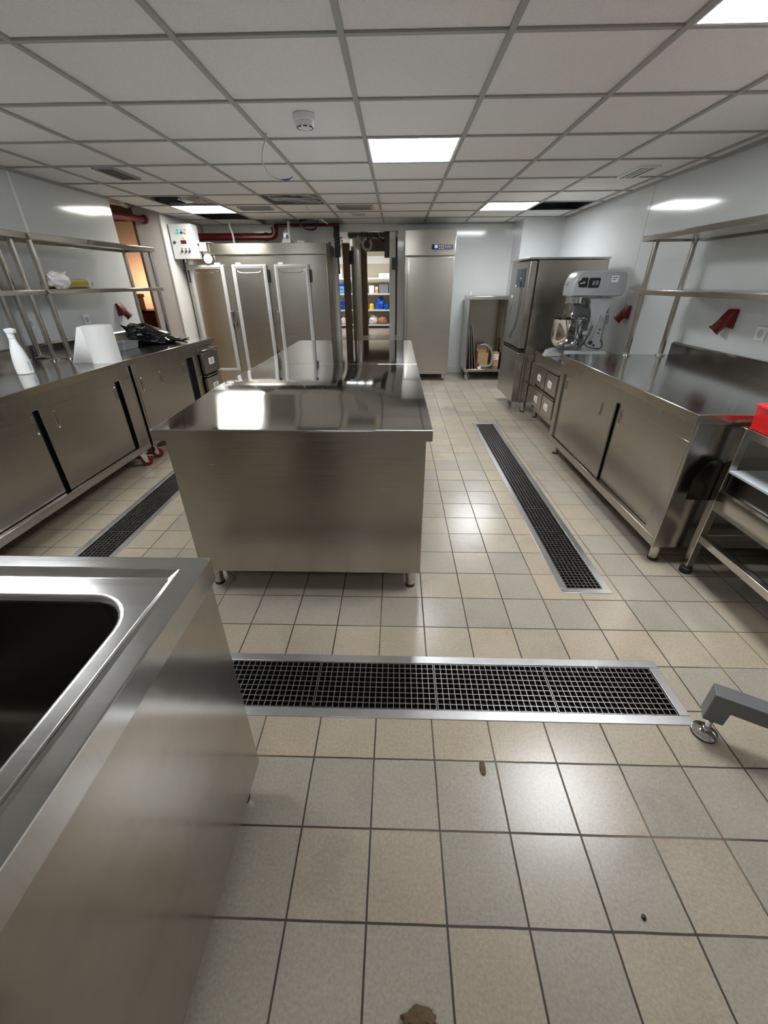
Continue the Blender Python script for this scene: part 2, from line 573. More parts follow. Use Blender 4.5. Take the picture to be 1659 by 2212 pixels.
    def blob(s, c, r, seed=0, amp=0.25, freq=2.0, sub=3, flat=None):
        """a lumpy bag shape; flat = height under which it is pressed flat"""
        bm = bmesh.new()
        bmesh.ops.create_icosphere(bm, subdivisions=sub, radius=1)
        c = Vector(c)
        vs = []
        for v in bm.verts:
            p = v.co.copy()
            k = 1 + amp * noise.noise(p * freq + Vector((seed, seed * 2.1, 0))) + 0.4 * amp * noise.noise(p * freq * 2.7 + Vector((0, seed, seed)))
            q = Vector((p.x * r[0] * k, p.y * r[1] * k, p.z * r[2] * k)) + c
            if flat is not None and q.z < flat:
                q.z = flat
            vs.append(q)
        fs = [tuple(v.index for v in f.verts) for f in bm.faces]
        bm.free()
        return s.add(vs, fs)


def world_to_local(root):
    return Matrix.Translation(root.location).to_4x4() @ Matrix.Rotation(root.rotation_euler.z, 4, 'Z')


def part(name, mb, m, parent=None, bevel=0.0, seg=2, local=False, smooth=35, kind=None, label=None):
    """links the mesh as ONE object; mb holds world coordinates unless local"""
    me = bpy.data.meshes.new(name)
    vs = mb.v
    if parent is not None and not local:
        base = parent
        mat = world_to_local(base) if base.parent is None else world_to_local(base.parent)
        inv = mat.inverted()
        vs = [inv @ p for p in vs]
    me.from_pydata([tuple(p) for p in vs], [], mb.f)
    me.materials.append(m if not isinstance(m, str) else M[m])
    bm = bmesh.new()
    bm.from_mesh(me)
    for f in bm.faces:
        f.smooth = True
    lim = math.radians(smooth)
    for e in bm.edges:
        if len(e.link_faces) == 2 and e.calc_face_angle(0) > lim:
            e.smooth = False
    bm.to_mesh(me)
    bm.free()
    o = bpy.data.objects.new(name, me)
    COL.objects.link(o)
    if parent is not None:
        o.parent = parent
    if bevel:
        b = o.modifiers.new('edge', 'BEVEL')
        b.width = bevel
        b.segments = seg
        b.limit_method = 'ANGLE'
        b.angle_limit = math.radians(40)
        b.use_clamp_overlap = True
    if kind:
        o['kind'] = kind
    if label:
        o['label'] = label
    return o


def sub(name, mb, m, parent, **k):
    return part(name, mb, m, parent, **k)


def thing(name, label, cat, loc=(0, 0, 0), rz=0.0, group=None):
    o = bpy.data.objects.new(name, None)
    COL.objects.link(o)
    o.empty_display_size = 0.1
    o.location = loc
    o.rotation_euler = (0, 0, rz)
    o['label'] = label
    o['category'] = cat
    if group:
        o['group'] = group
    return o


def tag(o, label, cat, group=None):
    o['label'] = label
    o['category'] = cat
    if group:
        o['group'] = group
    return o


def solo(name, mb, m, label, cat, group=None, bevel=0.0, seg=2, smooth=35):
    """a thing that is one mesh; its origin goes to the middle of its base"""
    xs, ys, zs = [[p[i] for p in mb.v] for i in range(3)]
    c = Vector(((min(xs) + max(xs)) / 2, (min(ys) + max(ys)) / 2, min(zs)))
    mb.v = [p - c for p in mb.v]
    o = part(name, mb, m, None, bevel, seg, smooth=smooth)
    o.location = c
    return tag(o, label, cat, group)


def struct(name, mb, m, bevel=0.0):
    return part(name, mb, m, None, bevel, kind='structure')


def sheet_with_holes(x0, x1, y0, y1, z, holes, down=False, xs=(), ys=()):
    X = sorted(set([x0, x1] + [a for h in holes for a in h[:2] if x0 < a < x1] + list(xs)))
    Y = sorted(set([y0, y1] + [a for h in holes for a in h[2:] if y0 < a < y1] + list(ys)))
    mb = MB()
    for i in range(len(X) - 1):
        for j in range(len(Y) - 1):
            cx, cy = (X[i] + X[i + 1]) / 2, (Y[j] + Y[j + 1]) / 2
            if any(h[0] < cx < h[1] and h[2] < cy < h[3] for h in holes):
                continue
            q = [(X[i], Y[j], z), (X[i + 1], Y[j], z), (X[i + 1], Y[j + 1], z), (X[i], Y[j + 1], z)]
            mb.add(q, [(3, 2, 1, 0)] if down else [(0, 1, 2, 3)])
    return mb


def ccell(i, j):
    return (CX0 + i * CS, CX0 + (i + 1) * CS, CY0 + j * CS, CY0 + (j + 1) * CS)


# ------------------------------------------------------------------ the setting
DRAINS = {'front': (-1.10, 1.07, 0.918, 1.200), 'right': (0.845, 1.097, 1.618, 4.466), 'left': (-1.866, -1.605, 1.10, 4.35)}
fl = sheet_with_holes(-8.0, 3.2, YN - 0.2, 16.6, 0.0, [v for v in DRAINS.values()])
struct('floor', fl, 'floor')

LIGHT_CELLS = [(2, 2), (-2, 6), (4, 6), (4, -1)]
NEAR_CELLS = [(-2, -1), (1, -5)]
OPEN_CELLS = [(-2, 5), (0, 5), (5, 6), (-2, 7), (-1, 8), (0, 8)]
holes = [ccell(*c) for c in LIGHT_CELLS + NEAR_CELLS + OPEN_CELLS]
ce = sheet_with_holes(XL, XR, YN, YB, CZ + 0.008, holes, down=True)
struct('ceiling', ce, 'ceiling')
tb = MB()
for i in range(-3, 8):
    x = CX0 + i * CS
    if XL < x < XR:
        tb.box(x - 0.012, x + 0.012, YN, YB, CZ - 0.001, CZ + 0.007)
for j in range(-9, 10):
    y = CY0 + j * CS
    if YN < y < YB:
        tb.box(XL, XR, y - 0.011, y + 0.011, CZ, CZ + 0.007)
struct('trim_1', tb, 'tbar')
wa = MB()
wa.box(XL, XL + 0.022, YN, 5.07, CZ - 0.012, CZ + 0.007)
wa.box(XR - 0.022, XR, YN, 6.80, CZ - 0.012, CZ + 0.007)
wa.box(0.0, 1.72, YB - 0.022, YB, CZ - 0.012, CZ + 0.007)
struct('trim_2', wa, 'tbar')
pl = MB()
pl.box(XL - 0.6, XR + 0.2, YN - 0.2, YB + 0.1, 2.55, 2.60)
struct('trim_3', pl, 'plenum')                       # slab above the hung ceiling

wl = MB()
wl.box(XL - 0.15, XL, YN - 0.2, 5.07, 0, 2.56)
struct('wall_left', wl, 'wall')
wr = MB()
wr.box(XR, XR + 0.15, YN - 0.2, YB + 0.15, 0, 2.56)
struct('wall_right', wr, 'wall')
wb = MB()
wb.box(0.0, XR, YB, YB + 0.15, 0, 2.56)
wb.box(XL, -0.965, YB, YB + 0.15, 0, 2.56)
wb.box(-0.965, 0.0, YB, YB + 0.15, 2.03, 2.56)
struct('wall_back', wb, 'wall')
wf = MB()
wf.box(XL - 0.15, XR + 0.15, YN - 0.15, YN, 0, 2.56)
struct('wall_front', wf, 'wall_matt')
pr = MB()
pr.box(1.72, XR, 6.86, YB, 0, 2.5)
struct('wall_right_pilaster', pr, 'wall')
pL = MB()
pL.box(-3.29, -2.965, 6.15, YB + 0.15, 0, 2.5)
struct('wall_left_pilaster', pL, 'wall_matt')
st = MB()
for y in (3.835,):
    st.box(XL, XL + 0.004, y - 0.012, y + 0.012, 0.95, CZ - 0.01)
for y in (1.2,):
    st.box(XL, XL + 0.004, y - 0.012, y + 0.012, 0.95, CZ - 0.01)
struct('trim_4', st, 'joint')
st = MB()
st.box(XR - 0.003, XR, 4.62, 4.635, 0.95, CZ - 0.01)
struct('trim_5', st, 'wall')
bb = MB()
bb.box(0.80, 1.72, YB - 0.012, YB, 0, 0.10)
struct('baseboard_back', bb, 'strip', bevel=0.004)
ed = MB()
ed.box(-2.975, -2.957, 6.142, 6.165, 0, CZ)
struct('trim_6', ed, 'strip')                        # corner bead of the left pilaster

# the warm lit room beyond the opening on the left
wm = MB()
wm.box(-7.6, -3.29, 9.6, 9.75, 0, 2.5)
wm.box(-7.6, -7.45, 5.0, 9.6, 0, 2.5)
wm.box(-7.6, -3.08, 4.92, 5.06, 0, 2.5)
wm.box(-3.30, -3.28, 6.16, 9.6, 0, 2.5)
struct('wall_side_room', wm, 'tan')
cm_ = MB()
cm_.box(-7.6, XL, 5.07, 9.7, 2.42, 2.5)
struct('ceiling_side_room', cm_, 'plenum')
jb = MB()
jb.box(-3.315, -3.285, 6.135, 6.165, 0, 2.06)
jb.box(-3.6, -3.29, 6.15, 6.19, 2.05, 2.42)
struct('trim_7', jb, 'brown_frame')
lt = bpy.data.lights.new('side_room_lamp', 'AREA')
lt.energy = 11
lt.color = (1.0, 0.70, 0.50)
lt.size = 0.5
lo = bpy.data.objects.new('side_room_lamp', lt)
lo.location = (-5.15, 9.0, 1.28)
lo.rotation_euler = (math.radians(100), 0, 0)
COL.objects.link(lo)
COL.objects['side_room_lamp'].rotation_euler = (math.radians(90), 0, 0)

# the corridor and the store room behind the back wall
cw = MB()
cw.box(0.12, 0.27, YB + 0.15, 16.2, 0, 2.5)
cw.box(-3.35, -3.2, 7.6, 16.2, 0, 2.5)
cw.box(-3.2, 0.12, 15.95, 16.1, 0, 2.5)
struct('wall_store', cw, 'cream')
cc = MB()
cc.box(-3.35, 0.27, YB + 0.15, 16.1, 2.42, 2.5)
struct('ceiling_store', cc, 'wall_matt')
ip = MB()
ip.box(-1.25, -0.84, 13.2, 13.32, 0, 2.42)
ip.box(-0.84, 0.12, 13.2, 13.32, 2.10, 2.42)
ip.box(-0.215, 0.12, 13.2, 13.32, 0, 2.10)
struct('door_1', ip, 'brown_frame')
wp = MB()
wp.box(-3.1, 0.1, 15.93, 15.95, 1.90, 2.12)
struct('trim_8', wp, 'white')
cp_ = MB()
cp_.box(-1.04, -1.0, 10.7, 13.2, 0, 2.36)
struct('wall_corridor', cp_, 'wall_matt')

# ------------------------------------------------------------------ ceiling lights
LIGHT_LABELS = {
    (2, 2): 'square ceiling light panel over the middle of the room, near the smoke detector',
    (-2, 6): 'warm ceiling light panel over the three-door cabinet, beside the open ceiling hole',
    (4, 6): 'ceiling light panel in front of the right corner, beside a dark missing tile',
    (4, -1): 'ceiling light panel cut off by the top right corner of the photo',
    (-2, -1): 'ceiling light panel above the near left cabinet, outside the photo',
    (-2, -5): 'ceiling light panel behind the camera on the left',
    (1, -5): 'added unseen ceiling light panel behind the camera in the middle',
    (4, -5): 'ceiling light panel behind the camera on the right'}
for c in LIGHT_CELLS + NEAR_CELLS:
    x0, x1, y0, y1 = ccell(*c)
    t = thing('ceiling_light', LIGHT_LABELS[c], 'ceiling light', ((x0 + x1) / 2, (y0 + y1) / 2, CZ), group='ceiling light panels')
    fr = MB()
    a, b_ = 0.012, 0.022
    fr.box(x0 + a, x0 + b_, y0 + a, y1 - a, CZ + 0.001, CZ + 0.03)
    fr.box(x1 - b_, x1 - a, y0 + a, y1 - a, CZ + 0.001, CZ + 0.03)
    fr.box(x0 + b_, x1 - b_, y0 + a, y0 + b_, CZ + 0.001, CZ + 0.03)
    fr.box(x0 + b_, x1 - b_, y1 - b_, y1 - a, CZ + 0.001, CZ + 0.03)
    part('frame', fr, 'white', t)
    df = MB().box(x0 + b_, x1 - b_, y0 + b_, y1 - b_, CZ + 0.004, CZ + 0.012)
    part('diffuser', df, 'lamp_warm' if c == (-2, 6) else ('fill_back' if c == (1, -5) else 'lamp'), t)
    hb = MB().box(x0 + b_, x1 - b_, y0 + b_, y1 - b_, CZ + 0.014, CZ + 0.03)
    part('housing', hb, 'white', t)
for k, (x, y) in enumerate(((-0.75, 14.3), (-2.1, 14.3), (-0.75, 10.2))):
    t = thing('ceiling_light', ('bright ceiling light of the store room, over the shelf with the blue bag',
              'bright ceiling light of the store room, over the shelf with the blue packs',
              'added ceiling light of the corridor behind the doorway')[k], 'ceiling light', (x, y, 2.42))
    part('housing', MB().box(x - 0.32, x + 0.32, y - 0.32, y + 0.32, 2.385, 2.42), 'white', t)
    part('diffuser', MB().box(x - 0.29, x + 0.29, y - 0.29, y + 0.29, 2.375, 2.3845), 'fill_corridor' if k == 2 else 'lamp_store', t)

# ------------------------------------------------------------------ things on the ceiling
t = thing('smoke_detector', 'white round smoke detector on the ceiling', 'smoke detector', (-0.49, 2.84, CZ))
part('base', MB().lathe((-0.49, 2.84, 0), [(0.050, 2.098), (0.056, 2.101), (0.056, CZ + 0.006)]), 'white', t)
hd = MB().lathe((-0.49, 2.84, 0), [(0.0, 2.070), (0.030, 2.071), (0.043, 2.076), (0.047, 2.083), (0.047, 2.0975)])
part('head', hd, 'white', t)
sl = MB()
for k in range(8):
    a = 2 * PI * k / 8 + 0.2
    p, q = (-0.49 + 0.040 * math.cos(a - 0.25), 2.84 + 0.040 * math.sin(a - 0.25)), (-0.49 + 0.040 * math.cos(a + 0.25), 2.84 + 0.040 * math.sin(a + 0.25))
    sl.cyl((p[0], p[1], 2.0765), (q[0], q[1], 2.0765), 0.0045, 8)
part('sensing_slot', sl, 'black', t)


def vent(x0, x1, y0, y1, label, fr_m, in_m, name='air_vent', rim=0.012, slats=0, ax='x'):
    t = thing(name, label, 'vent', ((x0 + x1) / 2, (y0 + y1) / 2, CZ), group='ceiling vents')
    f = MB()
    z0, z1 = CZ - 0.006, CZ + 0.008
    f.box(x0, x0 + rim, y0, y1, z0, z1).box(x1 - rim, x1, y0, y1, z0, z1)
    f.box(x0 + rim, x1 - rim, y0, y0 + rim, z0, z1).box(x0 + rim, x1 - rim, y1 - rim, y1, z0, z1)
    part('frame', f, fr_m, t)
    part('grille', MB().box(x0 + rim, x1 - rim, y0 + rim, y1 - rim, CZ + 0.002, CZ + 0.006), in_m, t)
    if slats:
        s = MB()
        for k in range(1, slats):
            if ax == 'x':
                x = x0 + rim + (x1 - x0 - 2 * rim) * k / slats
                s.box(x - 0.004, x + 0.004, y0 + rim, y1 - rim, CZ - 0.004, CZ + 0.002)
            else:
                y = y0 + rim + (y1 - y0 - 2 * rim) * k / slats
                s.box(x0 + rim, x1 - rim, y - 0.003, y + 0.003, CZ - 0.004, CZ + 0.002)
        part('slats', s, fr_m, t)
    return t


vent(-2.29, -2.125, 3.85, 4.24, 'dark grey ceiling vent over the left overshelf', 'tbar', 'vent_dark', rim=0.008)
vent(1.825, 1.985, 4.02, 4.42, 'white framed ceiling vent over the right overshelf', 'white', 'vent_grey', rim=0.018, slats=3, ax='x')
v = vent(-0.70, -0.29, 5.70, 5.98, 'grey slot vent in the ceiling with a small yellow light at its end', 'tbar', 'vent_grey', rim=0.01)
part('light_point', MB().box(-0.315, -0.285, 5.74, 5.94, CZ - 0.008, CZ + 0.004), 'warn', v, bevel=0.004, label='yellow point of light')  # yellow block painted in place of a point of light
vent(-1.84, -1.46, 5.72, 5.93, 'grey slot vent in the ceiling beside the warm light panel', 'tbar', 'vent_grey', rim=0.01)
vent(-0.60, -0.40, 6.26, 6.50, 'small white ceiling grille with black bars near the doorway', 'white', 'vent_dark', rim=0.025, slats=8, ax='x')

# cables and insulation seen in the openings of the ceiling
c = MB()
x, y = -0.79, 3.13
c.tube([(-0.765, 3.13, CZ + 0.01), (-0.807, 3.13, 2.04), (-0.808, 3.13, 1.993), (-0.782, 3.13, 1.943), (-0.729, 3.13, 1.918), (-0.705, 3.13, 1.914)], 0.0035, 8, smooth=8)
t = thing('hanging_cable', 'thin grey cable hanging from the ceiling with blue stripped wires', 'cable', (-0.775, 3.12, CZ))
part('sheath', c, 'cable', t)
part('wires', MB().tube([(-0.705, 3.13, 1.914), (-0.67, 3.13, 1.916), (-0.635, 3.13, 1.926)], 0.0022, 6, smooth=6).tube(
    [(-0.705, 3.13, 1.914), (-0.68, 3.135, 1.911), (-0.655, 3.14, 1.916)], 0.0022, 6, smooth=6), 'cable_blue', t, label='blue stripped wires')
rnd = random.Random(11)
x0, x1, y0, y1 = ccell(0, 5)
c = MB()
for k in range(9):
    ya = y0 + 0.1 + 0.05 * k
    pts = [(x0 + 0.02 + 0.0 * k, ya + rnd.uniform(-.05, .05), CZ + 0.03 + rnd.uniform(-.02, .03))]
    for q in range(1, 6):
        pts.append((x0 + q * CS / 5 - 0.02, ya + rnd.uniform(-.10, .10), CZ + 0.012 + rnd.uniform(-.012, .03)))
    c.tube(pts, 0.006, 6, smooth=5)
c.tube([(x1 - 0.12, y1 - 0.14, CZ + 0.04), (x1 - 0.05, y1 - 0.12, CZ + 0.0), (x1 - 0.02, y1 - 0.2, CZ + 0.03), (x1 - 0.08, y1 - 0.26, CZ + 0.0), (x1 - 0.14, y1 - 0.2, CZ + 0.03)], 0.006, 6, smooth=6, closed=True)
tag(part('loose_cables', c, 'cable'), 'tangle of pale cables in the ceiling opening left of the slot vent', 'cable')
c = MB()
c.tube([(x1 - 0.15, y1 - 0.2, CZ + 0.04), (x1 - 0.20, y1 - 0.1, CZ - 0.03), (x1 - 0.18, y1 + 0.3, CZ - 0.10), (x1 - 0.16, y1 + 0.6, CZ - 0.07)], 0.0025, 6, smooth=8)
c.tube([(x1 - 0.16, y1 + 0.6, CZ - 0.07), (x1 - 0.10, y1 + 0.72, CZ - 0.10)], 0.008, 8)
tag(part('hanging_cable', c, 'cable'), 'thin pale cable with a connector hanging below the cable tangle', 'cable')
x0, x1, y0, y1 = ccell(-2, 5)
c = MB().blob(((x0 + x1) / 2 + 0.12, (y0 + y1) / 2 + 0.1, CZ + 0.09), (0.26, 0.25, 0.085), 5, 0.35, 3.0, 4)
solo('insulation_mat', c, 'foil', 'crumpled grey insulation showing in the ceiling hole before the warm light panel', 'insulation')
x0, x1, y0, y1 = ccell(5, 6)
c = MB().box(x0 + 0.05, x1, y0 + 0.30, y0 + 0.38, CZ + 0.05, CZ + 0.09)
solo('cable_tray', c, 'grate', 'grey metal channel in the dark ceiling opening of the right corner', 'channel')
x0, x1, y0, y1 = ccell(-2, 7)
c = MB().box(x0, x1, y0 + 0.30, y0 + 0.34, CZ + 0.05, CZ + 0.08)
solo('cable_tray', c, 'white', 'white metal channel in the ceiling opening above the control box', 'channel')
x0, x1, y0, y1 = ccell(0, 8)
c = MB()
for k in range(4):
    c.tube([(x0 - 0.4 + .1 * k, y0 + 0.1 + .04 * k, CZ + 0.05), (x0 + 0.02 * k, y0 + 0.16, CZ - 0.005 + .015 * k), (x0 + 0.3, y0 + 0.2 + .05 * k, CZ + 0.08)], 0.007, 6, smooth=6)
c.tube([(x0 - 0.05, y0 + 0.2, CZ + 0.05), (x0 + 0.06, y0 + 0.2, CZ - 0.08), (x0 + 0.22, y0 + 0.2, CZ - 0.09), (x0 + 0.26, y0 + 0.2, CZ + 0.04)], 0.011, 8, smooth=8)
tag(part('loose_cables', c, 'cable_black'), 'black cables drooping from the ceiling opening above the red pipe elbow', 'cable')

# ------------------------------------------------------------------ floor drains
DL = {'front': 'long floor drain with steel grating across the foreground floor',
      'right': 'long floor drain with steel grating along the right aisle',
      'left': 'floor drain with steel grating along the left cabinets'}


def drain(key, cuts, along):
    x0, x1, y0, y1 = DRAINS[key]
    t = thing('floor_drain', DL[key], 'floor drain', ((x0 + x1) / 2, (y0 + y1) / 2, 0), group='floor drains')
    r = 0.036
    f = MB()
    f.box(x0, x1, y0, y0 + r, -0.03, 0.003).box(x0, x1, y1 - r, y1, -0.03, 0.003)
    f.box(x0, x0 + r, y0 + r, y1 - r, -0.03, 0.003).box(x1 - r, x1, y0 + r, y1 - r, -0.03, 0.003)
    part('frame', f, 'frame_steel', t, bevel=0.0015)
    ch = MB()
    ch.box(x0, x1, y0, y1, -0.16, -0.15)
    ch.box(x0 + 0.004, x0 + 0.01, y0, y1, -0.15, -0.03).box(x1 - 0.01, x1 - 0.004, y0, y1, -0.15, -0.03)
    ch.box(x0, x1, y0 + 0.004, y0 + 0.01, -0.15, -0.03).box(x0, x1, y1 - 0.01, y1 - 0.004, -0.15, -0.03)
    part('channel', ch, 'channel', t)
    ix0, ix1, iy0, iy1 = x0 + r + 0.002, x1 - r - 0.002, y0 + r + 0.002, y1 - r - 0.002
    cs = [(ix0 if along == 'x' else iy0)] + list(cuts) + [(ix1 if along == 'x' else iy1)]
    for a, b in zip(cs, cs[1:]):
        gx0, gx1, gy0, gy1 = (a + 0.002, b - 0.002, iy0, iy1) if along == 'x' else (ix0, ix1, a + 0.002, b - 0.002)
        g = MB()
        nx, ny = max(2, round((gx1 - gx0) / 0.0225)), max(2, round((gy1 - gy0) / 0.0225))
        z0, z1 = -0.020, 0.0015
        for k in range(nx + 1):
            xx = gx0 + 0.0012 + (gx1 - gx0 - 0.0024) * k / nx
            g.box(xx - 0.0012, xx + 0.0012, gy0, gy1, z0, z1)
        for k in range(ny + 1):
            yy = gy0 + 0.0012 + (gy1 - gy0 - 0.0024) * k / ny
            g.box(gx0, gx1, yy - 0.0012, yy + 0.0012, z0 + 0.0005, z1 - 0.0005)
        part('grate', g, 'grate', t)
    return t


drain('front', (-0.71, -0.297, 0.163, 0.603), 'x')
drain('right', (2.503, 3.05, 3.609), 'y')
drain('left', (1.62, 2.15, 2.68, 3.21, 3.75), 'y')


# ------------------------------------------------------------------ common kitchen pieces
def foot(parent, x, y, zb, r=0.024, name='leg', mat='tube'):
    o = part(name, MB().lathe((x, y, 0), [(r * 0.86, 0.012), (r, 0.02), (r, zb)], 24), mat, parent, bevel=0.0)
    sub('rubber_foot', MB().lathe((x, y, 0), [(r * 0.9, 0.0), (r * 1.02, 0.003), (r * 1.02, 0.0115), (r * 0.9, 0.0118)], 24), 'rubber', o)
    return o


def loop_handle(door, x, s, y, z, h=0.105, wd=0.020, shade='dark'):
    """recessed vertical finger pull: bright capsule rim round a dark cup, on the plane x facing s"""
    pts = []
    n = 8
    for k in range(n + 1):
        a = PI * k / n
        pts.append((x + s * 0.0015, y + wd / 2 * math.cos(a), z + h / 2 - wd / 2 + wd / 2 * math.sin(a)))
    for k in range(n + 1):
        a = PI + PI * k / n
        pts.append((x + s * 0.0015, y + wd / 2 * math.cos(a), z - h / 2 + wd / 2 + wd / 2 * math.sin(a)))
    mb = MB().tube(pts, 0.0026, 8, closed=True)
    mb.lathe((x - s * 0.001, y, z - h / 2 + 0.004), [(0.0, -0.002), (0.005, 0.0), (0.0055, 0.006), (0.0, 0.011)], 12)
    h_ = sub('handle', mb, 'chrome', door)
    return h_


def caster(parent, x, y, zt, r=0.05, wheel='red_wheel', ang=0.6, wd=0.034):
    """swivel caster under zt: plate, fork, wheel"""
    R = Matrix.Rotation(ang, 3, 'Z')

    def tr(mb):
        mb.v = [R @ (p - Vector((x, y, 0))) + Vector((x, y, 0)) for p in mb.v]
        return mb
    ox = x + 0.02
    fk = MB()
    fk.box(x - 0.04, x + 0.04, y - 0.035, y + 0.035, zt - 0.005, zt - 0.0005)
    fk.cyl((x, y, zt - 0.022), (x, y, zt - 0.005), 0.022, 16)
    for q in (-1, 1):
        yy = y + q * (wd / 2 + 0.004)
        fk.prism([(x - 0.026, zt - 0.020), (x + 0.026, zt - 0.020), (ox + 0.014, r - 0.012), (ox - 0.014, r - 0.012)], 'y', yy - 0.0015, yy + 0.0015)
    fk.box(x - 0.026, x + 0.026, y - wd / 2 - 0.005, y + wd / 2 + 0.005, zt - 0.024, zt - 0.020)
    fk.cyl((ox, y - wd / 2 - 0.009, r), (ox, y + wd / 2 + 0.009, r), 0.006, 10)
    ca = part('caster', tr(fk), 'chrome', parent, bevel=0.001)
    wh = MB().lathe((ox, y, r), [(r * 0.86, -wd / 2), (r * 0.97, -wd / 2 + 0.004), (r, -wd / 2 + 0.010), (r, wd / 2 - 0.010), (r * 0.97, wd / 2 - 0.004), (r * 0.86, wd / 2)], 28, 'y')
    sub('wheel', tr(wh), wheel, ca)
    bk_ = MB().box(ox + 0.010, ox + 0.052, y - 0.014, y + 0.014, 2 * r - 0.004, 2 * r + 0.004)
    sub('brake', tr(bk_), 'chrome', ca, bevel=0.002)
    return ca


# ------------------------------------------------------------------ island: two steel tables end to end
def sheet_sag(x, y):
    """the near sheet is slightly warped on its left half"""
    k = min(1, max(0, (0.05 - x) / 0.55))
    k = k * k * (3 - 2 * k)
    h, p, q = 0.0, (1.66, 0.0), None
    for q in ((2.14, 0.046), (2.62, -0.046), (3.07, 0.0)):      # slope of the sheet along its length
        if y <= p[0]:
            break
        t = min(y, q[0]) - p[0]
        h += p[1] * t + 0.5 * (q[1] - p[1]) / (q[0] - p[0]) * t * t
        p = q
    return k * h


def island_table(y0, y1, label, end_panel):
    x0, x1, zt = -1.004, 0.150, 0.85
    t = thing('work_table', label, 'work table', ((x0 + x1) / 2, (y0 + y1) / 2, 0), group='island tables')
    top = MB()
    q = 0.003

    def spread(a, b, n):
        a, b = a + q, b - q
        return [a, a + 0.002] + [a + (b - a) * k / n for k in range(1, n)] + [b - 0.002, b]
    X, Y = spread(x0, x1, 40), spread(y0, y1, 60)
    nx, ny = len(X) - 1, len(Y) - 1
    sag = sheet_sag if end_panel else (lambda x, y: 0.0)
    vs = [(a, b, zt + sag(a, b)) for b in Y for a in X]
    fs = [(j * (nx + 1) + i, j * (nx + 1) + i + 1, (j + 1) * (nx + 1) + i + 1, (j + 1) * (nx + 1) + i) for j in range(ny) for i in range(nx)]
    rim = [j for j in range(nx + 1)] + [(j + 1) * (nx + 1) + nx for j in range(ny)] + [ny * (nx + 1) + nx - 1 - i for i in range(nx)] + [(ny - 1 - j) * (nx + 1) for j in range(ny - 1)]
    k0 = len(vs)
    for out, zz in ((0.65, 0.0009), (1.0, 0.003), (1.0, 0.006)):
        for i in rim:
            a, b, c = vs[i]
            ax = -q * out if abs(a - X[0]) < 1e-7 else (q * out if abs(a - X[-1]) < 1e-7 else 0)
            by = -q * out if abs(b - Y[0]) < 1e-7 else (q * out if abs(b - Y[-1]) < 1e-7 else 0)
            vs.append((a + ax, b + by, c - zz))
    m_ = len(rim)
    lay = [rim] + [[k0 + lv * m_ + i for i in range(m_)] for lv in range(3)]
    for A, B in zip(lay, lay[1:]):
        for i in range(m_):
            fs.append((A[i], B[i], B[(i + 1) % m_], A[(i + 1) % m_]))
    fs.append(tuple(reversed(lay[-1])))
    top.add(vs, fs)
    part('tabletop', top, 'top', t, smooth=50)
    part('edge', MB().box(x0 + 0.0005, x1 - 0.0005, y0 + 0.0005, y1 - 0.0005, zt - 0.046, zt - 0.0062), 'panel', t, bevel=0.001)
    bx0, bx1, by0, by1 = x0 + 0.035, x1 - 0.024, y0 + (0.028 if end_panel else 0.004), y1 - 0.004
    bd = MB()
    bd.box(bx0, bx1, by0, by0 + 0.02, 0.112, zt - 0.046)
    bd.box(bx0, bx1, by1 - 0.02, by1, 0.112, zt - 0.046)
    bd.box(bx0 + 0.0, bx1 - 0.0, by0 + 0.02, by1 - 0.02, 0.112, 0.14)
    bd.box(bx0, bx0 + 0.02, by0 + 0.02, by1 - 0.02, 0.14, zt - 0.046)
    bd.box(bx1 - 0.02, bx1, by0 + 0.02, by1 - 0.02, 0.14, zt - 0.046)
    part('body', bd, 'panel', t, bevel=0.0025)
    for xx in (bx0 + 0.055, bx1 - 0.045):
        for yy in (by0 + 0.05, by1 - 0.05):
            foot(t, xx, yy, 0.112)
    return t


island_table(1.590, 3.112, 'near stainless steel island table with a shiny top', True)
island_table(3.116, 4.51, 'far stainless steel island table, in front of the doorway', False)
t = thing('drain_pipe', 'small grey pipe elbow on the floor by the island front left leg', 'pipe', (-0.86, 1.70, 0))
part('pipe', MB().tube([(-0.90, 1.73, 0.10), (-0.89, 1.72, 0.055), (-0.87, 1.70, 0.024), (-0.84, 1.675, 0.014)], 0.010, 10, smooth=6), 'grey_plastic', t)

# ------------------------------------------------------------------ wall cabinets
def worktop_profile(xf, xb, s, zt, th, sp_h):
    """front edge at xf, back at xb (wall), room side direction s"""
    e = 0.030
    return [(xf, zt - th), (xf, zt), (xb + s * e, zt), (xb + s * e, zt - th)]


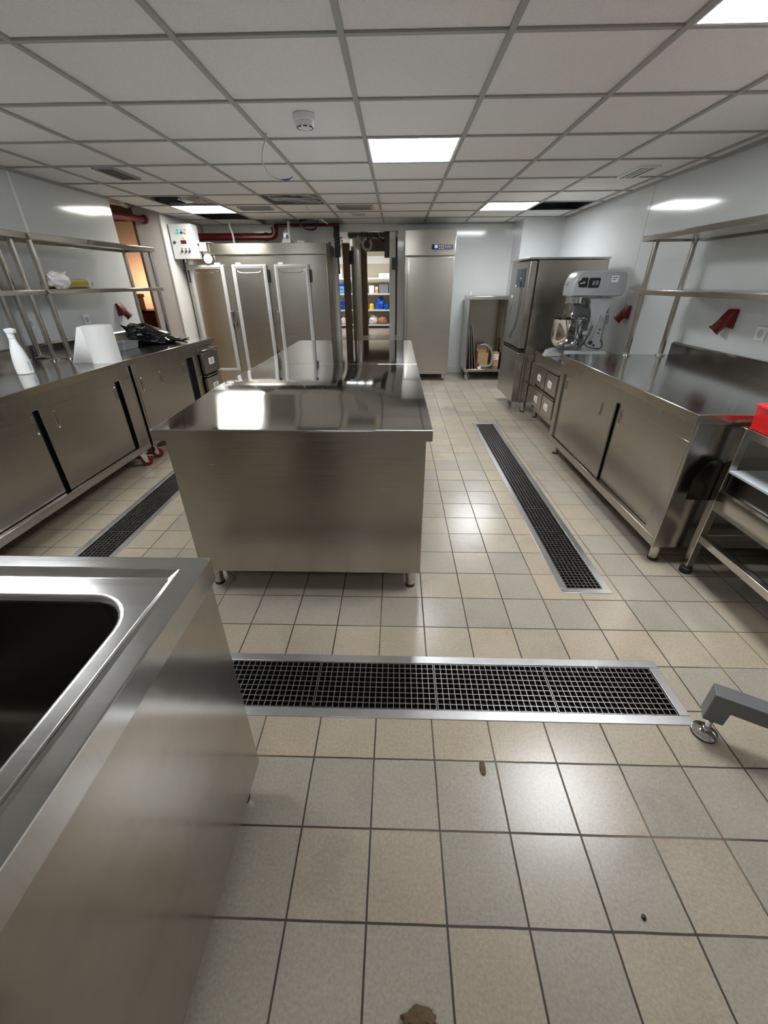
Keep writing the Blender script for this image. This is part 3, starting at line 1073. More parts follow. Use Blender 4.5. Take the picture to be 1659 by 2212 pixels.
def cabinet(name, label, group, xf, xb, s, y0, y1, zb, zt, doors, stiles, over=0.022, th=0.044, head=0.085, rail=0.05, splash=0.095, feet='leg', feet_pos=None, root=None, top_mat='top_b'):
    t = thing(name, label, 'cabinet', ((xf + xb) / 2, (y0 + y1) / 2, 0), group=group)
    fo = xf + s * over
    e = 0.03
    part('worktop', MB().box(fo - s * 0.0035, xb + s * e, y0 + 0.0035, y1 - 0.0035, zt - th, zt), top_mat, t, bevel=0.002, seg=2)
    eg = MB().box(fo - s * 0.003, fo, y0, y1, zt - th, zt - 0.0012)
    eg.box(xb + s * e, fo - s * 0.0035, y0, y0 + 0.003, zt - th, zt - 0.0012).box(xb + s * e, fo - s * 0.0035, y1 - 0.003, y1, zt - th, zt - 0.0012)
    part('edge', eg, 'edge', t, bevel=0.001)
    bs = MB().prism([(xb + s * 0.002, zt - th), (xb + s * e, zt - th), (xb + s * e, zt + splash - 0.012), (xb + s * (e - 0.01), zt + splash), (xb + s * 0.002, zt + splash)], 'y', y0, y1)
    part('backsplash', bs, 'splash', t, bevel=0.003)
    bo = MB()
    zu = zt - th
    bxb = xb + s * 0.04
    yb0, yb1 = y0 + 0.012, y1 - 0.012
    bo.box(bxb, bxb + s * 0.015, yb0, yb1, zb, zu)
    bo.box(bxb + s * 0.015, xf, yb0, yb0 + 0.02, zb, zu).box(bxb + s * 0.015, xf, yb1 - 0.02, yb1, zb, zu)
    bo.box(bxb + s * 0.015, xf - s * 0.06, yb0 + 0.02, yb1 - 0.02, zb, zb + 0.02)
    bo.box(xf - s * 0.06, xf, yb0 + 0.02, yb1 - 0.02, zb, zb + rail)
    bo.box(xf - s * 0.05, xf, yb0 + 0.02, yb1 - 0.02, zu - head, zu)
    for a, b in stiles:
        bo.box(xf - s * 0.05, xf, a, b, zb + rail, zu - head)
    part('body', bo, 'body', t, bevel=0.0025)
    part('shade_sheet', MB().box(xf - s * 0.058, xf - s * 0.055, yb0 + 0.02, yb1 - 0.02, zb + rail, zu - head), 'dark', t)  # black sheet behind the doors, paints the shade inside the cabinet
    for a, b, rec, hs in doors:
        xd = xf - s * rec
        d = part('sliding_door', MB().box(xd - s * 0.012, xd, a, b, zb + rail + 0.004, zu - head + 0.01), 'door', t, bevel=0.002)
        for hy, hz in hs:
            loop_handle(d, xd, s, hy, hz)
    for fx, fy in (feet_pos or []):
        if feet == 'leg':
            foot(t, fx, fy, zb, 0.026)
        else:
            caster(t, fx, fy, zb, 0.045, ang=0.5)
    return t


# right cabinet
cabinet('work_cabinet', 'stainless steel cabinet with two sliding doors along the right wall', 'wall cabinets', 1.392, XR, -1, 1.862, 3.645, 0.112, 0.84,
        [(2.66, 3.56, 0.014, [(2.83, 0.603), (3.50, 0.62)]), (1.90, 2.645, 0.032, [(2.60, 0.615), (1.99, 0.615)])],
        [(3.565, 3.613), (1.894, 1.985)], head=0.095, over=0.026,
        feet_pos=[(1.455, 1.93), (1.455, 3.56), (2.15, 1.93), (2.15, 3.56)])
# left cabinets
cabinet('work_cabinet', 'stainless steel cabinet with sliding doors along the left wall, nearest the camera', 'wall cabinets', -2.122, XL, 1, 0.55, 3.335, 0.128, 0.85,
        [(0.90, 1.62, 0.020, [(1.0, 0.62), (1.58, 0.62)]), (1.60, 2.345, 0.036, [(2.325, 0.63)]), (2.372, 3.132, 0.018, [(2.475, 0.625), (3.108, 0.63)])],
        [(3.166, 3.303), (0.582, 0.90)], head=0.088, rail=0.05, feet='caster',
        feet_pos=[(-2.15, 3.215), (-2.15, 0.75), (-2.80, 3.215), (-2.80, 0.75)])
def turn(o, px, py, a):
    """turns a finished thing about a point on the floor"""
    dx, dy = o.location.x - px, o.location.y - py
    o.location.x = px + dx * math.cos(a) - dy * math.sin(a)
    o.location.y = py + dx * math.sin(a) + dy * math.cos(a)
    o.rotation_euler.z += a


TURN = (-2.10, 3.34, math.radians(-4.1))
t = cabinet('work_cabinet', 'stainless steel cabinet with two drawers at its far end, along the left wall', 'wall cabinets', -2.122, -2.925, 1, 3.342, 4.785, 0.128, 0.85,
            [(3.40, 4.195, 0.016, [(3.455, 0.63), (3.73, 0.63), (4.13, 0.63)])],
            [(4.30, 4.40)], head=0.085, feet='caster',
            feet_pos=[(-2.16, 3.40), (-2.16, 4.70), (-2.80, 3.44), (-2.80, 4.70)])
xq = -2.122
for z0, z1 in ((0.525, 0.735), (0.27, 0.485)):
    d = part('drawer', MB().box(xq + 0.0005, xq + 0.04, 4.425, 4.755, z0, z1), 'door', t, bevel=0.003)
    sub('pull_lip', MB().box(xq + 0.0005, xq + 0.055, 4.415, 4.765, z1 + 0.018, z1 + 0.030), 'tube', d, bevel=0.002)
    sub('paper_label', MB().box(xq + 0.0401, xq + 0.0415, 4.53, 4.65, z0 + 0.085, z0 + 0.150), 'label', d)
    tx = MB()
    for k in range(3):
        tx.box(xq + 0.0414, xq + 0.0420, 4.548 + 0.008 * k, 4.632 - 0.006 * k, z0 + 0.100 + 0.015 * k, z0 + 0.106 + 0.015 * k)
    sub('label_ink', tx, 'ink', d)
turn(t, *TURN)


# ------------------------------------------------------------------ overshelves standing on the cabinets
def overshelf(label, xf, xb, y0, y1, z_mid, z_up, zc, posts, th_mid=0.030, th_up=0.038, skip=()):
    t = thing('overshelf', label, 'shelf', ((xf + xb) / 2, (y0 + y1) / 2, zc), group='steel overshelves')
    for zz, th in ((z_mid, th_mid), (z_up, th_up)):
        sh = MB()
        sh.box(xf, xb, y0, y1, zz - 0.004, zz)
        sh.box(min(xf, xb), min(xf, xb) + 0.004, y0, y1, zz - th, zz - 0.004).box(max(xf, xb) - 0.004, max(xf, xb), y0, y1, zz - th, zz - 0.004)
        sh.box(min(xf, xb) + 0.004, max(xf, xb) - 0.004, y0, y0 + 0.004, zz - th, zz - 0.004).box(min(xf, xb) + 0.004, max(xf, xb) - 0.004, y1 - 0.004, y1, zz - th, zz - 0.004)
        sh.box(min(xf, xb) + 0.06, max(xf, xb) - 0.06, y0 + 0.03, y1 - 0.03, zz - 0.02, zz - 0.004)
        part('shelf_board', sh, 'front', t, bevel=0.0015)
    for px, py in posts:
        o = MB()
        o.cyl((px, py, zc + 0.012), (px, py, z_mid - 0.004), 0.019, 20)
        o.cyl((px, py, z_mid), (px, py, z_up - 0.004), 0.019, 20)
        p = part('post', o, 'tube', t)
        sub('flange', MB().lathe((px, py, zc), [(0.033, 0.0), (0.035, 0.003), (0.035, 0.011), (0.030, 0.015), (0.021, 0.016)], 24), 'chrome', p)
    return t


overshelf('two-tier steel overshelf above the right cabinet', 1.79, 2.25, 1.90, 3.632, 1.314, 1.650, 0.84,
          [(1.865, 3.575), (2.135, 3.575), (1.865, 1.96), (2.135, 1.96)], th_mid=0.034, th_up=0.034)
overshelf('near two-tier steel overshelf on the left, empty and cut by the photo edge', -2.54, -2.91, 0.7, 3.286, 1.333, 1.680, 0.85,
          [(-2.64, 3.258), (-2.86, 3.258), (-2.64, 0.78), (-2.86, 0.78)])
turn(overshelf('far two-tier steel overshelf on the left, holding a film roll', -2.54, -2.89, 3.294, 4.765, 1.333, 1.680, 0.85,
               [(-2.585, 3.325), (-2.85, 3.325), (-2.575, 4.732), (-2.85, 4.732)]), *TURN)

# ------------------------------------------------------------------ sink unit in the left foreground
t = thing('sink_unit', 'stainless steel sink unit in the left foreground with a deep bowl', 'sink', (-0.9, -0.1, 0))


def rrect(x0, x1, y0, y1, r, z, n=8):
    pts = []
    for (cx, cy, a0) in ((x1 - r, y1 - r, 0), (x0 + r, y1 - r, PI / 2), (x0 + r, y0 + r, PI), (x1 - r, y0 + r, 1.5 * PI)):
        for k in range(n + 1):
            a = a0 + PI / 2 * k / n
            pts.append((cx + r * math.cos(a), cy + r * math.sin(a), z))
    return pts


sx0, sx1, sy0, sy1, szt = -1.25, -0.399, -0.85, 0.715, 0.85
tp = MB()
rings = [rrect(sx0, sx1, sy0, sy1, 0.003, szt - 0.058), rrect(sx0, sx1, sy0, sy1, 0.003, szt - 0.0035), rrect(sx0, sx1, sy0, sy1, 0.003, szt - 0.0025), rrect(sx0 + 0.001, sx1 - 0.001, sy0 + 0.001, sy1 - 0.001, 0.003, szt - 0.0006), rrect(sx0 + 0.003, sx1 - 0.003, sy0 + 0.003, sy1 - 0.003, 0.003, szt), rrect(sx0 + 0.004, sx1 - 0.004, sy0 + 0.004, sy1 - 0.004, 0.003, szt), rrect(sx0 + 0.039, sx1 - 0.039, sy0 + 0.039, sy1 - 0.039, 0.004, szt),
         rrect(sx0 + 0.040, sx1 - 0.040, sy0 + 0.040, sy1 - 0.040, 0.004, szt), rrect(sx0 + 0.046, sx1 - 0.046, sy0 + 0.046, sy1 - 0.046, 0.005, szt + 0.0025),
         rrect(sx0 + 0.052, sx1 - 0.052, sy0 + 0.052, sy1 - 0.052, 0.006, szt - 0.001), rrect(sx0 + 0.060, sx1 - 0.060, sy0 + 0.062, sy1 - 0.062, 0.008, szt - 0.0075), rrect(sx0 + 0.062, sx1 - 0.062, sy0 + 0.066, sy1 - 0.066, 0.008, szt - 0.008), rrect(sx0 + 0.063, sx1 - 0.063, sy0 + 0.067, sy1 - 0.067, 0.008, szt - 0.008)]
bx0, bx1, by0, by1 = -1.12, -0.500, -0.45, 0.588
rings.append(rrect(bx0 - 0.0155, bx1 + 0.0155, by0 - 0.0155, by1 + 0.0155, 0.0985, szt - 0.008))
for k in range(7):
    a = PI / 2 * k / 6
    g = 0.014 * (1 - math.sin(a))
    rings.append(rrect(bx0 - g, bx1 + g, by0 - g, by1 + g, 0.083 + g, szt - 0.008 - 0.014 * (1 - math.cos(a))))
tp.loft(rings, close_last=False)
part('sink_top', tp, 'sink', t, smooth=25)
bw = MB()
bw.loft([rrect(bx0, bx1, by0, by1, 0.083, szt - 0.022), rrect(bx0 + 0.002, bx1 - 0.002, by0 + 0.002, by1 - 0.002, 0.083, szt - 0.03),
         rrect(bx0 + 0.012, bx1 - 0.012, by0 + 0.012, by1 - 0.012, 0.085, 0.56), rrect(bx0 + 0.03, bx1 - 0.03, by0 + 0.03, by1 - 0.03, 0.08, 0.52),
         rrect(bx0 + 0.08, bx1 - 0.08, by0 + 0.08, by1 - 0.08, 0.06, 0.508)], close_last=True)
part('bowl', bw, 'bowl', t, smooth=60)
sk = MB()
sk.box(sx1 - 0.014, sx1 - 0.011, sy0 + 0.01, sy1 - 0.004, 0.088, szt - 0.045)
sk.box(sx0 + 0.01, sx1 - 0.014, sy1 - 0.012, sy1 - 0.008, 0.088, szt - 0.045)
sk.box(sx0 + 0.01, sx1 - 0.014, sy0 + 0.012, sy0 + 0.016, 0.088, szt - 0.045)
sk.box(sx0 + 0.01, sx0 + 0.014, sy0 + 0.016, sy1 - 0.012, 0.088, szt - 0.045)
sk.box(sx0 + 0.014, sx1 - 0.014, sy0 + 0.016, sy1 - 0.012, 0.088, 0.10)
part('side_panel', sk, 'side', t, bevel=0.0015)
for xx in (sx0 + 0.07, sx1 - 0.06):
    for yy in (sy0 + 0.08, 0.645):
        foot(t, xx, yy, 0.088, 0.026)

# ------------------------------------------------------------------ steel stand on the right with the red crate
t = thing('steel_stand', 'open steel stand with square legs beside the right cabinet', 'stand', (1.88, 1.35, 0))
X0, X1, Y0, Y1 = 1.545, 2.20, 0.70, 1.832
for lx in (X0 + 0.02, X1 - 0.02):
    for ly in (Y1 - 0.02, Y0 + 0.02):
        p = part('leg', MB().box(lx - 0.019, lx + 0.019, ly - 0.019, ly + 0.019, 0.045, 0.80), 'tube', t, bevel=0.003)
        sub('rubber_foot', MB().lathe((lx, ly, 0), [(0.026, 0.0), (0.029, 0.004), (0.029, 0.03), (0.024, 0.034), (0.024, 0.048)], 24), 'rubber', p)
rl = MB()
rl.box(X0 + 0.003, X0 + 0.037, Y0 + 0.04, Y1 - 0.04, 0.205, 0.243).box(X1 - 0.037, X1 - 0.003, Y0 + 0.04, Y1 - 0.04, 0.205, 0.243)
rl.box(X0 + 0.04, X1 - 0.04, Y1 - 0.037, Y1 - 0.003, 0.205, 0.243)
part('lower_frame', rl, 'tube', t, bevel=0.003)
ur = MB()
ur.box(X0 + 0.003, X0 + 0.020, Y0 + 0.04, Y1 - 0.04, 0.762, 0.80).box(X1 - 0.037, X1 - 0.003, Y0 + 0.04, Y1 - 0.04, 0.762, 0.80)
ur.box(X0 + 0.04, X1 - 0.04, Y1 - 0.037, Y1 - 0.003, 0.762, 0.80)
part('upper_frame', ur, 'front', t, bevel=0.002)
part('upper_shelf', MB().box(X0 + 0.021, X1 - 0.038, Y0 + 0.04, Y1 - 0.04, 0.785, 0.797), 'front', t)
part('plate', MB().box(X0 + 0.0, X1 - 0.045, Y0 + 0.045, Y1 - 0.042, 0.590, 0.602), 'white_gloss', t, bevel=0.002, label='pale plate')
ap = MB().box(X0 + 0.022, X0 + 0.03, Y0 + 0.05, Y1 - 0.045, 0.50, 0.588)
part('apron', ap, 'dark_plate', t)
dr = MB().prism([(X0 + 0.035, 0.395), (X0 - 0.004, 0.395), (X0 - 0.008, 0.48), (X0 - 0.004, 0.494), (X0 + 0.006, 0.502), (X0 + 0.020, 0.502), (X0 + 0.035, 0.498)], 'y', Y0 + 0.05, Y1 - 0.045)
part('drawer_front', dr, 'tube', t, bevel=0.003)
gp = MB().prism([(1.436, 0.425), (1.434, 0.535), (1.484, 0.628), (1.512, 0.632), (1.60, 0.60), (1.60, 0.42)], 'y', Y1 + 0.002, Y1 + 0.006)
part('end_guard', gp, 'dark_plate', t, label='dark steel end plate with a cut corner')
solo('plastic_crate', MB().prism([(1.556, 0.8005), (1.90, 0.8005), (1.91, 0.905), (1.548, 0.905)], 'y', 1.22, 1.795).box(1.545, 1.913, 1.215, 1.80, 0.895, 0.910),
     'red_crate', 'bright red plastic crate on the steel stand at the right edge', 'crate', bevel=0.004)

# painted machine foot at the lower right
t = thing('machine_base', 'grey painted machine base beam with a round levelling foot, bottom right', 'machine', (1.083, 0.894, 0), rz=-0.50)
part('beam', MB().prism([(-0.030, 0.068), (0.028, 0.068), (0.030, 0.128), (0.85, 0.128), (0.85, 0.190), (-0.030, 0.190)], 'y', -0.010, 0.048), 'silver_paint', t, bevel=0.004, seg=3, local=True)
part('beam_end', MB().box(0.79, 0.85, -0.010, 0.048, 0.012, 0.127), 'silver_paint', t, bevel=0.004, local=True)
lf = MB().lathe((-0.004, -0.004, 0), [(0.036, 0.004), (0.040, 0.008), (0.038, 0.014), (0.026, 0.021), (0.011, 0.025), (0.010, 0.030), (0.0085, 0.031), (0.0085, 0.068)], 32)
f_ = part('levelling_foot', lf, 'chrome', t, local=True, label='chrome levelling foot')
sub('rubber_pad', MB().lathe((-0.004, -0.004, 0), [(0.038, 0.0), (0.040, 0.002), (0.038, 0.0038)], 32), 'rubber', f_, local=True)
lf = MB().lathe((0.82, 0.02, 0), [(0.038, 0.0), (0.040, 0.006), (0.011, 0.011), (0.010, 0.013)], 24)
part('levelling_foot', lf, 'chrome', t, local=True)

# ------------------------------------------------------------------ three-door steel cabinet on the left of the back wall
t = thing('upright_cabinet', 'tall steel cabinet with three narrow white framed doors', 'upright cabinet', (-1.94, 6.9, 0))
PF = 6.52
bd = MB()
bd.box(-2.935, -0.965, PF, 7.28, 0.0, 1.70)
part('body', bd, 'door', t, bevel=0.004)
hdr = MB().box(-2.93, -0.960, PF - 0.035, 7.28, 1.703, 1.833)
part('header', hdr, 'front', t, bevel=0.004)
part('kick_panel', MB().box(-2.93, -0.97, PF - 0.004, PF, 0.0, 0.165), 'front', t)
for k, (a, b) in enumerate(((-2.872, -2.390), (-2.276, -1.798), (-1.690, -1.212))):
    y1 = PF - 0.001
    y0 = y1 - 0.045
    z0, z1 = 0.183, 1.588
    d = part('door', MB().box(a + 0.03, b - 0.03, y0 + 0.008, y1, z0 + 0.03, z1 - 0.03), 'door', t, bevel=0.002)
    fr = MB()
    wv = 0.048
    for (p, q, r_, s_) in ((a, a + wv, z0, z1), (b - wv, b, z0, z1), (a + wv, b - wv, z0, z0 + wv), (a + wv, b - wv, z1 - wv, z1)):
        fr.box(p, q, y0, y1 - 0.004, r_, s_)
    sub('frame', fr, 'gasket', d, bevel=0.006, seg=3, label='white door frame')
    fr2 = MB()
    for (p, q, r_, s_) in ((a + .018, a + .03, z0 + .018, z1 - .018), (b - .03, b - .018, z0 + .018, z1 - .018), (a + .03, b - .03, z0 + .018, z0 + .03), (a + .03, b - .03, z1 - .03, z1 - .018)):
        fr2.box(p, q, y0 - 0.006, y0 + 0.001, r_, s_)
    sub('gasket_ridge', fr2, 'gasket', d, bevel=0.002)
    # curled top lip of the sheet inside the frame
    m_ = (a + b) / 2
    hw = (b - a) / 2 - wv
    lip = MB().tube([(m_ - hw + 0.005, y0 + 0.004, z1 - wv - 0.008), (m_ - hw * 0.7, y0 + 0.002, z1 - wv - 0.045), (m_, y0 + 0.002, z1 - wv - 0.052), (m_ + hw * 0.7, y0 + 0.002, z1 - wv - 0.045), (m_ + hw - 0.005, y0 + 0.004, z1 - wv - 0.008)], 0.004, 8, smooth=8)
    sub('lip', lip, 'chrome', d)
    tabx = (b - 0.085) if k == 0 else a + 0.095
    sub('tab', MB().box(tabx - 0.035, tabx + 0.035, y0 + 0.006, y1 - 0.006, z1, z1 + 0.022), 'white', d, bevel=0.004)
    # latch
    lx = b + 0.012 if k == 0 else a - 0.012
    lt_ = MB()
    lt_.box(lx - 0.012, lx + 0.012, y0 - 0.012, y1, 0.84, 1.0)
    lt_.cyl((lx, y0 - 0.03, 1.005), (lx, y1, 1.005), 0.011, 12)
    sub('latch', lt_, 'grate', d, bevel=0.003)
    hx = (a - 0.012) if k == 0 else (b + 0.014)
    for zz in (1.45, 0.40):
        sub('hinge', MB().box(hx - 0.014, hx + 0.014, y0, y1, zz - 0.075, zz + 0.075), 'black', d, bevel=0.004)
lk = MB().box(-2.362, -2.330, PF - 0.05, PF, 0.80, 0.875).cyl((-2.345, PF - 0.045, 0.875), (-2.345, PF - 0.045, 0.93), 0.008, 10)
part('lock_bolt', lk, 'grate', t, bevel=0.003)

# control box on its left corner
t = thing('control_box', 'white electrical control box with coloured lamps, left of the tall steel cabinet', 'control box', (-2.80, 6.4, 1.645))
q0, q1, bz0, bz1 = -2.945, -2.655, 1.648, 2.032
yf = 6.285
part('housing', MB().box(q0, q1, yf + 0.012, PF - 0.036, bz0, bz1), 'white_gloss', t, bevel=0.006)
dd = part('door', MB().box(q0, q1, yf, yf + 0.0115, bz0, bz1), 'white_gloss', t, bevel=0.004)


def on_box(u, v):
    return q0 + u * (q1 - q0), bz1 - v * (bz1 - bz0)


for k, (u, m_) in enumerate(((0.37, 'led_green'), (0.545, 'blue_dark'), (0.715, 'warn'))):
    x, z = on_box(u, 0.245)
    sub('indicator_lamp', MB().lathe((x, yf, z), [(0.0, -0.016), (0.010, -0.014), (0.0155, -0.006), (0.0165, 0.0)], 20, 'y'), m_, dd, label=('green lamp', 'blue lamp', 'amber lamp')[k])
    sub('legend_plate', MB().box(x - 0.012, x + 0.012, yf - 0.002, yf, z + 0.020, z + 0.036), 'grey_plastic', dd)
x, z = on_box(0.565, 0.40)
sub('warning_sticker', MB().prism([(x - 0.019, z - 0.017), (x + 0.019, z - 0.017), (x, z + 0.021)], 'y', yf - 0.0015, yf), 'warn', dd, label='yellow warning triangle')
sub('bolt_symbol', MB().prism([(x + 0.001, z + 0.010), (x - 0.005, z - 0.003), (x - 0.0005, z - 0.003), (x - 0.002, z - 0.013), (x + 0.005, z + 0.001), (x + 0.0005, z + 0.001)], 'y', yf - 0.0022, yf - 0.0014), 'black', dd)
x, z = on_box(0.56, 0.51)
sub('display_bezel', MB().box(x - 0.036, x + 0.036, yf - 0.006, yf, z - 0.019, z + 0.019), 'black', dd, bevel=0.003)
sub('display', MB().box(x - 0.029, x + 0.029, yf - 0.0075, yf - 0.005, z - 0.013, z + 0.013), 'red_display', dd)
x, z = on_box(0.145, 0.52)
sub('lock_knob', MB().lathe((x, yf, z), [(0.010, -0.018), (0.016, -0.010), (0.017, 0.0)], 20, 'y'), 'black', dd)
for k, u in enumerate((0.42, 0.60, 0.765)):
    x, z = on_box(u, 0.775)
    sub('switch', MB().lathe((x, yf, z), [(0.006, -0.028), (0.010, -0.02), (0.013, -0.006), (0.013, 0.0)], 16, 'y'), ('black', 'red_display', 'black')[k], dd)
    sub('legend_plate', MB().box(x - 0.011, x + 0.011, yf - 0.002, yf, z + 0.016, z + 0.038), 'grey_plastic', dd)
part('cable_gland', MB().cyl((-2.86, 6.40, 1.615), (-2.86, 6.40, 1.648), 0.010, 12).cyl((q1, 6.39, 1.84), (q1 + 0.03, 6.39, 1.84), 0.016, 14), 'white', t)
# the round white spinner/horn beside it
t = thing('round_timer', 'round white dial on the tall cabinet under the control box', 'dial', (-2.575, 6.47, 1.655))
part('rim', MB().lathe((-2.575, PF - 0.037, 1.655), [(0.040, -0.040), (0.054, -0.036), (0.060, -0.02), (0.056, 0.0)], 32, 'y'), 'white', t)
part('face', MB().lathe((-2.575, PF - 0.079, 1.655), [(0.0, -0.004), (0.034, -0.003), (0.036, 0.004)], 28, 'y'), 'gasket', t)
part('hub', MB().box(-2.598, -2.552, PF - 0.089, PF - 0.081, 1.649, 1.661).box(-2.581, -2.569, PF - 0.089, PF - 0.081, 1.632, 1.678), 'white', t, bevel=0.002)
t = thing('angle_bracket', 'small white metal bracket on top left of the tall cabinet', 'bracket', (-2.57, 6.46, 1.83))
part('plate', MB().box(-2.65, -2.50, 6.45, 6.62, 1.838, 1.842), 'white', t)
part('rib', MB().box(-2.65, -2.56, 6.42, 6.46, 1.74, 1.836), 'gasket', t)

# red sprinkler pipes and white conduits
t = thing('sprinkler_pipe', 'thick dark red pipe above the tall steel cabinet, bending up at an elbow', 'pipe', (-2.3, 7.18, 1.96))
part('pipe', MB().tube([(-2.96, 7.2, 1.963), (-1.92, 7.2, 1.960)], 0.047, 20), 'red_pipe', t)
el = MB().tube([(-1.93, 7.2, 1.960), (-1.86, 7.2, 1.963), (-1.815, 7.2, 1.985), (-1.80, 7.2, 2.03), (-1.80, 7.2, 2.075)], 0.047, 20, smooth=6)
el.cyl((-1.955, 7.2, 1.96), (-1.915, 7.2, 1.96), 0.055, 20).cyl((-1.80, 7.2, 2.04), (-1.80, 7.2, 2.075), 0.055, 20)
part('elbow', el, 'red_pipe', t)
part('upper_pipe', MB().tube([(-1.80, 7.2, 2.075), (-1.79, 7.22, 2.095), (-1.70, 7.24, 2.10), (-0.86, 7.24, 2.10)], 0.020, 14, smooth=4), 'red_pipe', t)
t = thing('sprinkler_pipe', 'pinkish red pipe end at the top of the opening in the left wall', 'pipe', (-3.17, 5.6, 2.02))
part('pipe', MB().tube([(-3.22, 5.10, 2.02), (-3.19, 5.5, 2.035), (-3.155, 6.02, 2.06), (-3.15, 6.145, 2.062)], 0.034, 16), 'red_pipe', t)
part('collar', MB().cyl((-3.15, 6.10, 2.060), (-3.15, 6.149, 2.062), 0.046, 20), 'red_pipe', t)
solo('plastic_sheet', MB().blob((-3.14, 5.55, 2.20), (0.10, 0.45, 0.07), 3, 0.4, 3, 3), 'foil', 'crumpled dark sheet above the red pipe in the left opening', 'sheet')
solo('conduit', MB().tube([(-2.385, 7.0, 2.14), (-2.39, 7.0, 2.07), (-2.365, 7.0, 1.98), (-2.36, 7.0, 1.835)], 0.013, 10, smooth=6), 'white', 'thin white conduit from the ceiling to the left of the cabinet top', 'conduit')
solo('conduit', MB().tube([(-1.545, 7.0, 2.14), (-1.545, 7.0, 1.834)], 0.020, 14), 'white', 'thick straight white conduit by the red pipe elbow', 'conduit')
t = thing('water_jug', 'white jug with a blue cap on top of the tall cabinet', 'jug', (-1.60, 7.1, 1.834))
part('body', MB().prism([(-1.70, 1.834), (-1.52, 1.834), (-1.555, 1.925), (-1.66, 1.925)], 'y', 7.04, 7.16), 'white', t, bevel=0.012, seg=3)
part('cap', MB().cyl((-1.575, 7.06, 1.925), (-1.575, 7.06, 1.968), 0.035, 16), 'blue_dark', t, label='blue cap')
solo('tub', MB().prism([(-1.49, 1.834), (-1.31, 1.834), (-1.35, 1.905), (-1.46, 1.905)], 'y', 7.05, 7.17), 'white', 'low white tub on top of the tall cabinet, right of the jug', 'tub', bevel=0.015, seg=3)

# ------------------------------------------------------------------ single-door refrigerator
t = thing('refrigerator', 'tall single door steel refrigerator against the back wall', 'refrigerator', (0.445, 7.0, 0))
part('body', MB().box(0.105, 0.792, 6.745, 7.335, 0.102, 1.968), 'panel', t, bevel=0.004)
d = part('door', MB().box(0.112, 0.792, 6.69, 6.742, 0.104, 1.672), 'door', t, bevel=0.006, seg=3)
sub('edge_handle', MB().box(0.135, 0.150, 6.684, 6.692, 0.12, 1.66).box(0.160, 0.166, 6.686, 6.691, 0.12, 1.66), 'tube', d, bevel=0.002)
hd = part('header', MB().box(0.100, 0.794, 6.675, 6.742, 1.684, 1.982), 'front', t, bevel=0.006, seg=3)
sub('corner_trim', MB().box(0.786, 0.797, 6.672, 6.70, 1.69, 1.985), 'chrome', hd, bevel=0.002)
pz0, pz1 = 1.752, 1.813
sub('control_panel', MB().prism([(0.468 + c_[0], c_[1]) for c_ in ()] or [(0.474, pz0), (0.757, pz0), (0.763, pz0 + 0.008), (0.763, pz1 - 0.008), (0.757, pz1), (0.474, pz1), (0.468, pz1 - 0.008), (0.468, pz0 + 0.008)], 'y', 6.671, 6.676), 'display', hd)
sub('screen', MB().box(0.508, 0.548, 6.6700, 6.6712, 1.771, 1.806), 'led_blue', hd, label='lit blue screen')
dg = MB()
for k in range(2):
    x = 0.516 + 0.014 * k
    dg.box(x, x + 0.008, 6.6695, 6.6702, 1.7985, 1.801).box(x, x + 0.008, 6.6695, 6.6702, 1.788, 1.7905).box(x + 0.0065, x + 0.009, 6.6695, 6.6702, 1.777, 1.80)
sub('digits', dg, 'white', hd)
bt = MB()
for k in range(3):
    for zz in (1.795, 1.769):
        bt.cyl((0.572 + 0.026 * k, 6.6695, zz), (0.572 + 0.026 * k, 6.6712, zz), 0.0055, 10)
sub('buttons', bt, 'label', hd)
br = MB()
for k in range(9):
    br.box(0.650 + 0.0095 * k, 0.657 + 0.0095 * k, 6.6695, 6.6712, 1.779, 1.791)
sub('lettering', br, 'grey_plastic', hd)
for xx in (0.155, 0.735):
    for yy in (6.78, 7.28):
        foot(t, xx, yy, 0.102, 0.022)

# ------------------------------------------------------------------ open steel trolley with things in it
tx0, tx1, ty0, ty1, tz0, tz1 = 1.06, 1.69, 6.72, 7.27, 0.135, 1.183
t = thing('trolley', 'open steel trolley box on casters beside the refrigerator', 'trolley', ((tx0 + tx1) / 2, (ty0 + ty1) / 2, 0))
sh = MB()
sh.box(tx0, tx0 + 0.025, ty0, ty1, tz0, tz1 - 0.045).box(tx1 - 0.025, tx1, ty0, ty1, tz0, tz1 - 0.045)
sh.box(tx0 + 0.025, tx1 - 0.025, ty1 - 0.02, ty1, tz0, tz1 - 0.045)
sh.box(tx0 + 0.025, tx1 - 0.025, ty0, ty1 - 0.02, tz0, tz0 + 0.035)
part('shell', sh, 'door', t, bevel=0.003)
part('top', MB().box(tx0 - 0.005, tx1 + 0.005, ty0 - 0.006, ty1, tz1 - 0.044, tz1), 'front', t, bevel=0.004)
part('edge_strip', MB().box(tx0 - 0.002, tx0 + 0.028, ty0 - 0.005, ty0 - 0.0005, tz0 + 0.03, tz1 - 0.046), 'tube', t)
for zz in (0.45, 0.75):
    part('rail', MB().box(tx1 - 0.045, tx1 - 0.0255, ty0 + 0.30, ty0 + 0.312, 0.42, tz1 - 0.05), 'tube', t) if zz == 0.45 else None
for xx in (tx0 + 0.05, tx1 - 0.05):
    for yy in (ty0 + 0.05, ty1 - 0.06):
        caster(t, xx, yy, tz0, 0.048, 'clear', ang=0.9, wd=0.03)
zf = tz0 + 0.0355
